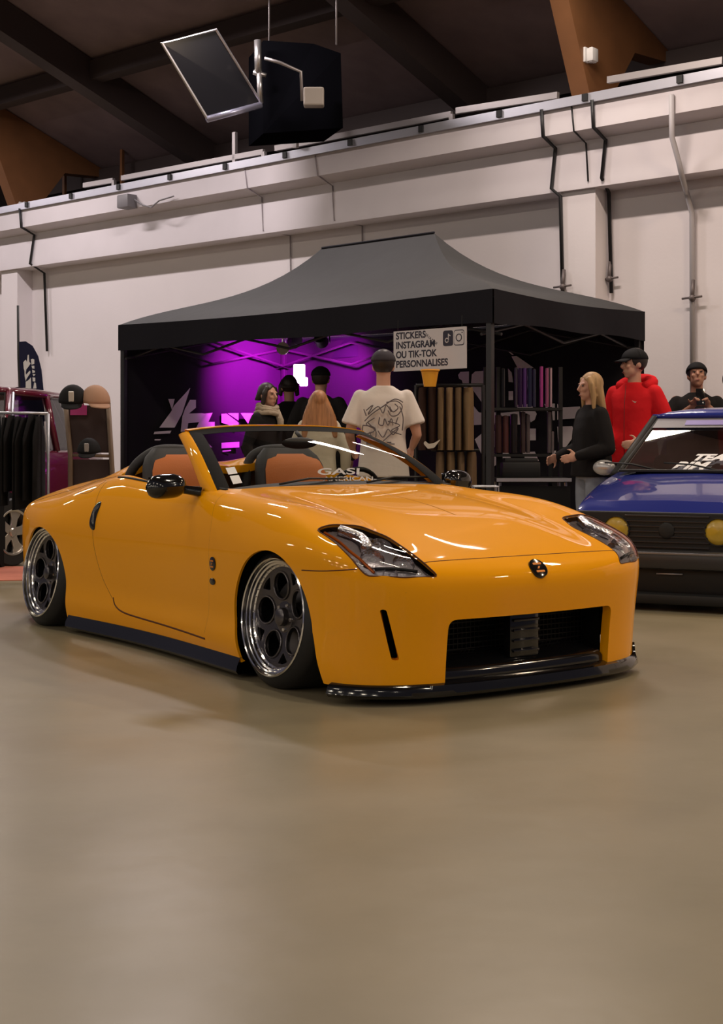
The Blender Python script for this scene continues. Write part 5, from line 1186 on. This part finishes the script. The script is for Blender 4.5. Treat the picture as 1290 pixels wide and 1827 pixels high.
# pale sun strip across the top of the windscreen, lettering low on it
def ws_b(y, t, off=.012): 
    x = 1.16+(1.93-1.16)*t; z = .86+(1.28-.86)*t; return (x-off*.5, y, z+off)
MB().add([ws_b(-.58, .80), ws_b(.58, .80), ws_b(.56, .985), ws_b(-.56, .985)], [(0, 1, 2, 3)]).build('sun_strip', mat('strip_pale', (.13, .12, .14), .4), bl)
MB().add([ws_b(-.17, .84, .016), ws_b(.30, .84, .016), ws_b(.30, .93, .016), ws_b(-.17, .93, .016)], [(0, 1, 2, 3)]).build('strip_logo', mat('logo_purple', (.20, .16, .42), .4), bl)
X_ = Vector((0, -1, 0)); Y_ = Vector((.77, 0, .42)).normalized(); Z_ = X_.cross(Y_)
for tx, y0, t_, sz_ in (('TEAM', .14, .20, .13), ('BIM', .26, .05, .15)):
    o_ = ws_b(y0, t_, .016); Mx = Matrix(((X_.x, Y_.x, Z_.x, o_[0]), (X_.y, Y_.y, Z_.y, o_[1]), (X_.z, Y_.z, Z_.z, o_[2]), (0, 0, 0, 1)))
    text_obj('screen_lettering', tx, sz_, Mx, M_pap, bl, .001, shear=.4, bold=.006, label='white slanted lettering low on the windscreen')
for s_ in (-1, 1):
    g_ = MB(); g_.box((1.9, s_*.34, .72), (.14, .46, .55), bev=.06); g_.box((1.92, s_*.34, 1.04), (.10, .26, .16), bev=.04); autosmooth(g_.build('seat', M_int, bl))
# maroon old car at the left
M_mar = mat('maroon_paint', (.11, .006, .022), .35, coat=1., spec=.2)
md_ = empty('estate_car', (-3.96, 11.62, 0), deg(85.2), 'dark maroon old car with a silver five-spoke wheel, at the left edge behind the roadster', 'car')
boxy_car(md_, 4.1, .72, .77, .86, 1.02, 1.60, .95, 1.35, M_mar)
for x in (.78, 3.3):
    for s_ in (-1, 1):
        rt = empty('wheel', (0, 0, 0)); rt.parent = md_; rt.matrix_local = Matrix.Translation((x, s_*.84, .30)) @ Matrix.Rotation(deg(-24) if x < 1 else 0, 4, 'Z') @ Matrix.Rotation(-s_*PI/2, 4, 'X')
        MB().lathe([(0, .0), (.345, .0), (.35, -.03), (0, -.03)], 40, Matrix.Translation((x, s_*.79, .31)) @ Matrix.Rotation(-s_*PI/2, 4, 'X')).build('wheel_arch', M_drk, md_)
        autosmooth(MB().lathe([(.19, -.18), (.28, -.18), (.30, -.15), (.30, -.02), (.285, 0), (.20, 0)], 48).build('tyre', M_rub, rt))
        autosmooth(MB().lathe([(.205, 0), (.20, .006), (.185, .0), (.18, -.03), (.175, -.10)], 48).build('rim', mat('silver_rim', (.55, .52, .48), .3, .8), rt))
        MB().lathe([(0, -.09), (.18, -.09)], 32).build('hub_back', M_drk, rt)
        for k_ in range(5):
            a = 2*PI*k_/5+.1; M2 = Matrix.Rotation(a, 4, 'Z'); pl = [(.0, -.045), (.06, -.036), (.12, -.040), (.180, -.072), (.19, 0), (.180, .072), (.12, .040), (.06, .036), (0, .045)]
            sp_ = MB().prism(pl, M2 @ Matrix.Translation((0, 0, -.035)), .022).build('spoke', MATS['silver_rim'], rt); md2 = sp_.modifiers.new('b', 'BEVEL'); md2.width = .006; md2.segments = 2
        autosmooth(MB().lathe([(0, .0), (.03, .0), (.04, -.008), (.042, -.03)], 24).build('hub_cap', MATS['silver_rim'], rt))
MB().box((2.2, 0, .18), (4.1, 1.4, .1)).build('underbody', M_drk, md_)
for s_ in (1, -1): MB().tube([(.97, s_*.745, 1.03), (1.36, s_*.635, 1.55)], .016, 8).build('chrome_pillar_strip', M_alu, md_, True)
# feather flag
ff = empty('feather_flag', P_at(36, 15.9), 0, 'dark navy feather flag with white lettering at the left, above the maroon car', 'flag'); FY = 15.9
def FL(px, py): p = at(px, py, FY); return (p.x-ff.location.x, 0, p.z)
ol = [(32, 610), (46, 609), (58, 617), (68, 635), (74, 660), (78, 700), (80, 760), (36, 760), (35, 690), (33, 640)]
P = [FL(*p) for p in ol]; N = len(P); g_ = MB().add([(x, -.008, z) for x, y, z in P]+[(x, .008, z) for x, y, z in P], [tuple(range(N)), tuple(range(N, 2*N))[::-1]]+[(i, N+i, N+(i+1) % N, (i+1) % N) for i in range(N)]); g_.build('flag_cloth', mat('flag_navy', (.016, .018, .05), .8), ff)
MB().tube([(FL(36, 700)[0], 0, 0), FL(35, 690), FL(33, 640), FL(32, 545)], .014, 8).build('pole', M_mat, ff, True)
for pl in ([(400, 850), (480, 760), (520, 840), (545, 615), (580, 600), (595, 830), (640, 890), (520, 1060), (440, 1120), (415, 1050)], [(440, 1120), (500, 1080), (480, 1180), (490, 1260), (600, 1130), (630, 1130), (630, 1200), (500, 1400), (480, 1460), (445, 1300)], [(480, 1480), (560, 1440), (650, 1340), (660, 1700), (480, 1700)],
           [(650, 760), (700, 735), (760, 760), (760, 900), (670, 930)], [(670, 960), (760, 960), (765, 1060), (690, 1050)], [(690, 1090), (780, 1130), (780, 1180), (700, 1200)], [(700, 1230), (800, 1240), (740, 1310)], [(700, 1340), (790, 1350), (790, 1480), (710, 1470)], [(760, 1500), (810, 1520), (830, 1700), (720, 1700)]):
    q = [FL(20+x/18.27, 600+y/18.27) for x, y in pl]; MB().prism([(x, z) for x, y, z in q], Matrix(((1, 0, 0, 0), (0, 0, -1, -.009), (0, 1, 0, 0), (0, 0, 0, 1))), .003).build('flag_print', M_pap, ff)
# clothes rack with black garments
RY = 11.2
cr2 = empty('clothes_rack', P_at(40, RY), 0, 'low rack hung with black clothes at the left edge in front of the maroon car', 'clothes rack')
def CR(px, py): p = at(px, py, RY); return (p.x-cr2.location.x, 0, p.z)
a, c_ = CR(-25, 736), CR(86, 738); g_ = MB(); g_.tube([a, c_], .012, 8); g_.tube([(a[0], 0, 0), a], .012, 8); g_.tube([(c_[0], 0, 0), c_], .012, 8); g_.build('rack_frame', M_alu, cr2, True)
MB().tube([CR(80, 752), CR(87, 842)], .009, 6).build('light_strap', mat('strap_pale', (.5, .45, .5), .5), cr2, True)
for i in range(8):
    px = -18+i*12.3; p = at(px, 0, RY-.03); z1, z0 = at(0, 741+(i % 3)*2, RY).z, at(0, 885+rr.uniform(-10, 25), RY).z; gh = z1-z0; rows = []
    for t in np.linspace(0, 1, 12):
        rows.append([((.020+.004*t)*math.cos(q)*(1+.2*math.sin(5*q+i)*t), (.07+.16*min(1, t*4))*math.sin(q), gh*(1-t)) for q in np.linspace(0, 2*PI, 21)])
    o = empty('garment', (p.x, RY, z0), rr.uniform(-.15, .15), ('first', 'second', 'third', 'fourth', 'fifth', 'sixth', 'seventh', 'last')[i]+' black garment from the left on the low rack at the left edge', 'clothing', 'black garments on the left rack')
    g_ = MB().grid(rows); g_.add(rows[0][:-1], [tuple(range(20))]); g_.add(rows[-1][:-1], [tuple(range(20))[::-1]]); autosmooth(g_.build('cloth', M_bk, o), 60); MB().tube([(0, 0, gh-.01), (0, 0, gh+.02)], .003, 6).build('hanger_hook', M_alu, o)
# display easel with caps
EY = 11.0
ez = empty('display_easel', P_at(155, EY), 0, 'dark board on a brown wooden easel frame showing caps, behind the roadster tail', 'easel'); ez.location.z = 0
def EP(px, py): p = at(px, py, EY); return Vector((p.x-ez.location.x, 0, p.z))
M_wd = mat('easel_wood', (.16, .11, .08), .6)
lean_ = .18
def EPl(px, py): v = EP(px, py); v.y = lean_*(v.z/1.5); return v
for pts in ([(108, 712), (120, 812), (126, 900)], [(186, 718), (196, 840), (199, 900)]):
    q = [EPl(*p) for p in pts]; q[-1].z = .0; q[-1].y = 0; MB().tube(q, .020, 8).build('leg', M_wd, ez, True)
MB().tube([EPl(120, 812), EPl(194, 814)], .013, 8).build('crossbar', M_wd, ez, True)
q = [EPl(*p)+Vector((0, .015, 0)) for p in ((112, 722), (187, 722), (193, 808), (122, 808))]; MB().add(q+[v+Vector((0, .02, 0)) for v in q], [(0, 1, 2, 3), (7, 6, 5, 4), (0, 4, 5, 1), (1, 5, 6, 2), (2, 6, 7, 3), (3, 7, 4, 0)]).build('board', mat('board_dark', (.035, .018, .018), .7), ez)
q = [EPl(*p) for p in ((118, 722), (148, 722), (148, 740), (118, 740))]; MB().add([v-Vector((0, .006, 0)) for v in q], [(0, 1, 2, 3)]).build('pink_label', mat('label_pink', (.42, .04, .22), .6), ez)
q = [EPl(*p)+Vector((0, .015, 0)) for p in ((124, 820), (194, 820), (198, 900), (126, 900))]; MB().add(q+[v+Vector((0, .02, 0)) for v in q], [(0, 1, 2, 3), (7, 6, 5, 4), (0, 4, 5, 1), (1, 5, 6, 2), (2, 6, 7, 3), (3, 7, 4, 0)]).build('board', MATS['board_dark'], ez)
def cap_obj(px, py, Y, m, lb, rz=0., tilt=0., front=None, s=1.):
    o = empty('cap', at(px, py, Y), rz, lb, 'cap', None); rows = []; o.rotation_euler = (tilt, 0, rz); o.scale = (s, s, s)
    for t in np.linspace(0, 1, 9):
        a = t*PI/2; rows.append([(.092*math.cos(a)*math.cos(q), .105*math.cos(a)*math.sin(q), .11*math.sin(a)) for q in np.linspace(0, 2*PI, 25)])
    solid(MB().grid(rows).build('crown', m, o, True), .005, 1)
    vis = [[(.088*math.sin(q)*(1-.1*r), -(.100*math.cos(q)+.075*r*math.cos(q)**.6), .004-.02*r) for r in (0, .35, .7, 1)] for q in np.linspace(-.95, .95, 12)]; solid(MB().grid(vis).build('visor', m, o, True), .005, 0)
    if front: MB().box((0, -.098, .055), (.035, .02, .07), bev=.005).build('front_patch', front, o)
cap_obj(130, 716, EY-.05, M_cpb, 'black cap with a white front stripe on top of the easel', .1, .25, mat('patch_white', (.55, .52, .5), .7), 1.15)
cap_obj(170, 718, EY-.03, mat('cap_tan', (.40, .24, .17), .8), 'tan cap with pale peak on top of the easel', .5, .15, None, 1.2)
cap_obj(159, 806, EY-.10, M_cpb, 'black cap with a small pale mark on the easel crossbar', 0, .2, mat('patch_small', (.3, .28, .28), .7), .95)
# red carpet at the left edge
a = on_plane(-60, 1012, (0, 0, 0), Vector((0, 0, 1))); c_ = on_plane(62, 1012, (0, 0, 0), Vector((0, 0, 1))); d_ = on_plane(50, 1036, (0, 0, 0), Vector((0, 0, 1))); e_ = on_plane(-60, 1038, (0, 0, 0), Vector((0, 0, 1)))
q = [Vector(v) for v in (a, c_, d_, e_)]; g_ = MB().add([v+Vector((0, 0, .001)) for v in q]+[v+Vector((0, 0, .008)) for v in q], [(0, 1, 2, 3), (7, 6, 5, 4), (0, 4, 5, 1), (1, 5, 6, 2), (2, 6, 7, 3), (3, 7, 4, 0)])
tag(g_.build('carpet', mat('carpet_salmon', (.55, .20, .14), .9, noise=.25, nscale=5)), 'strip of salmon-red carpet on the floor at the left edge', 'carpet')
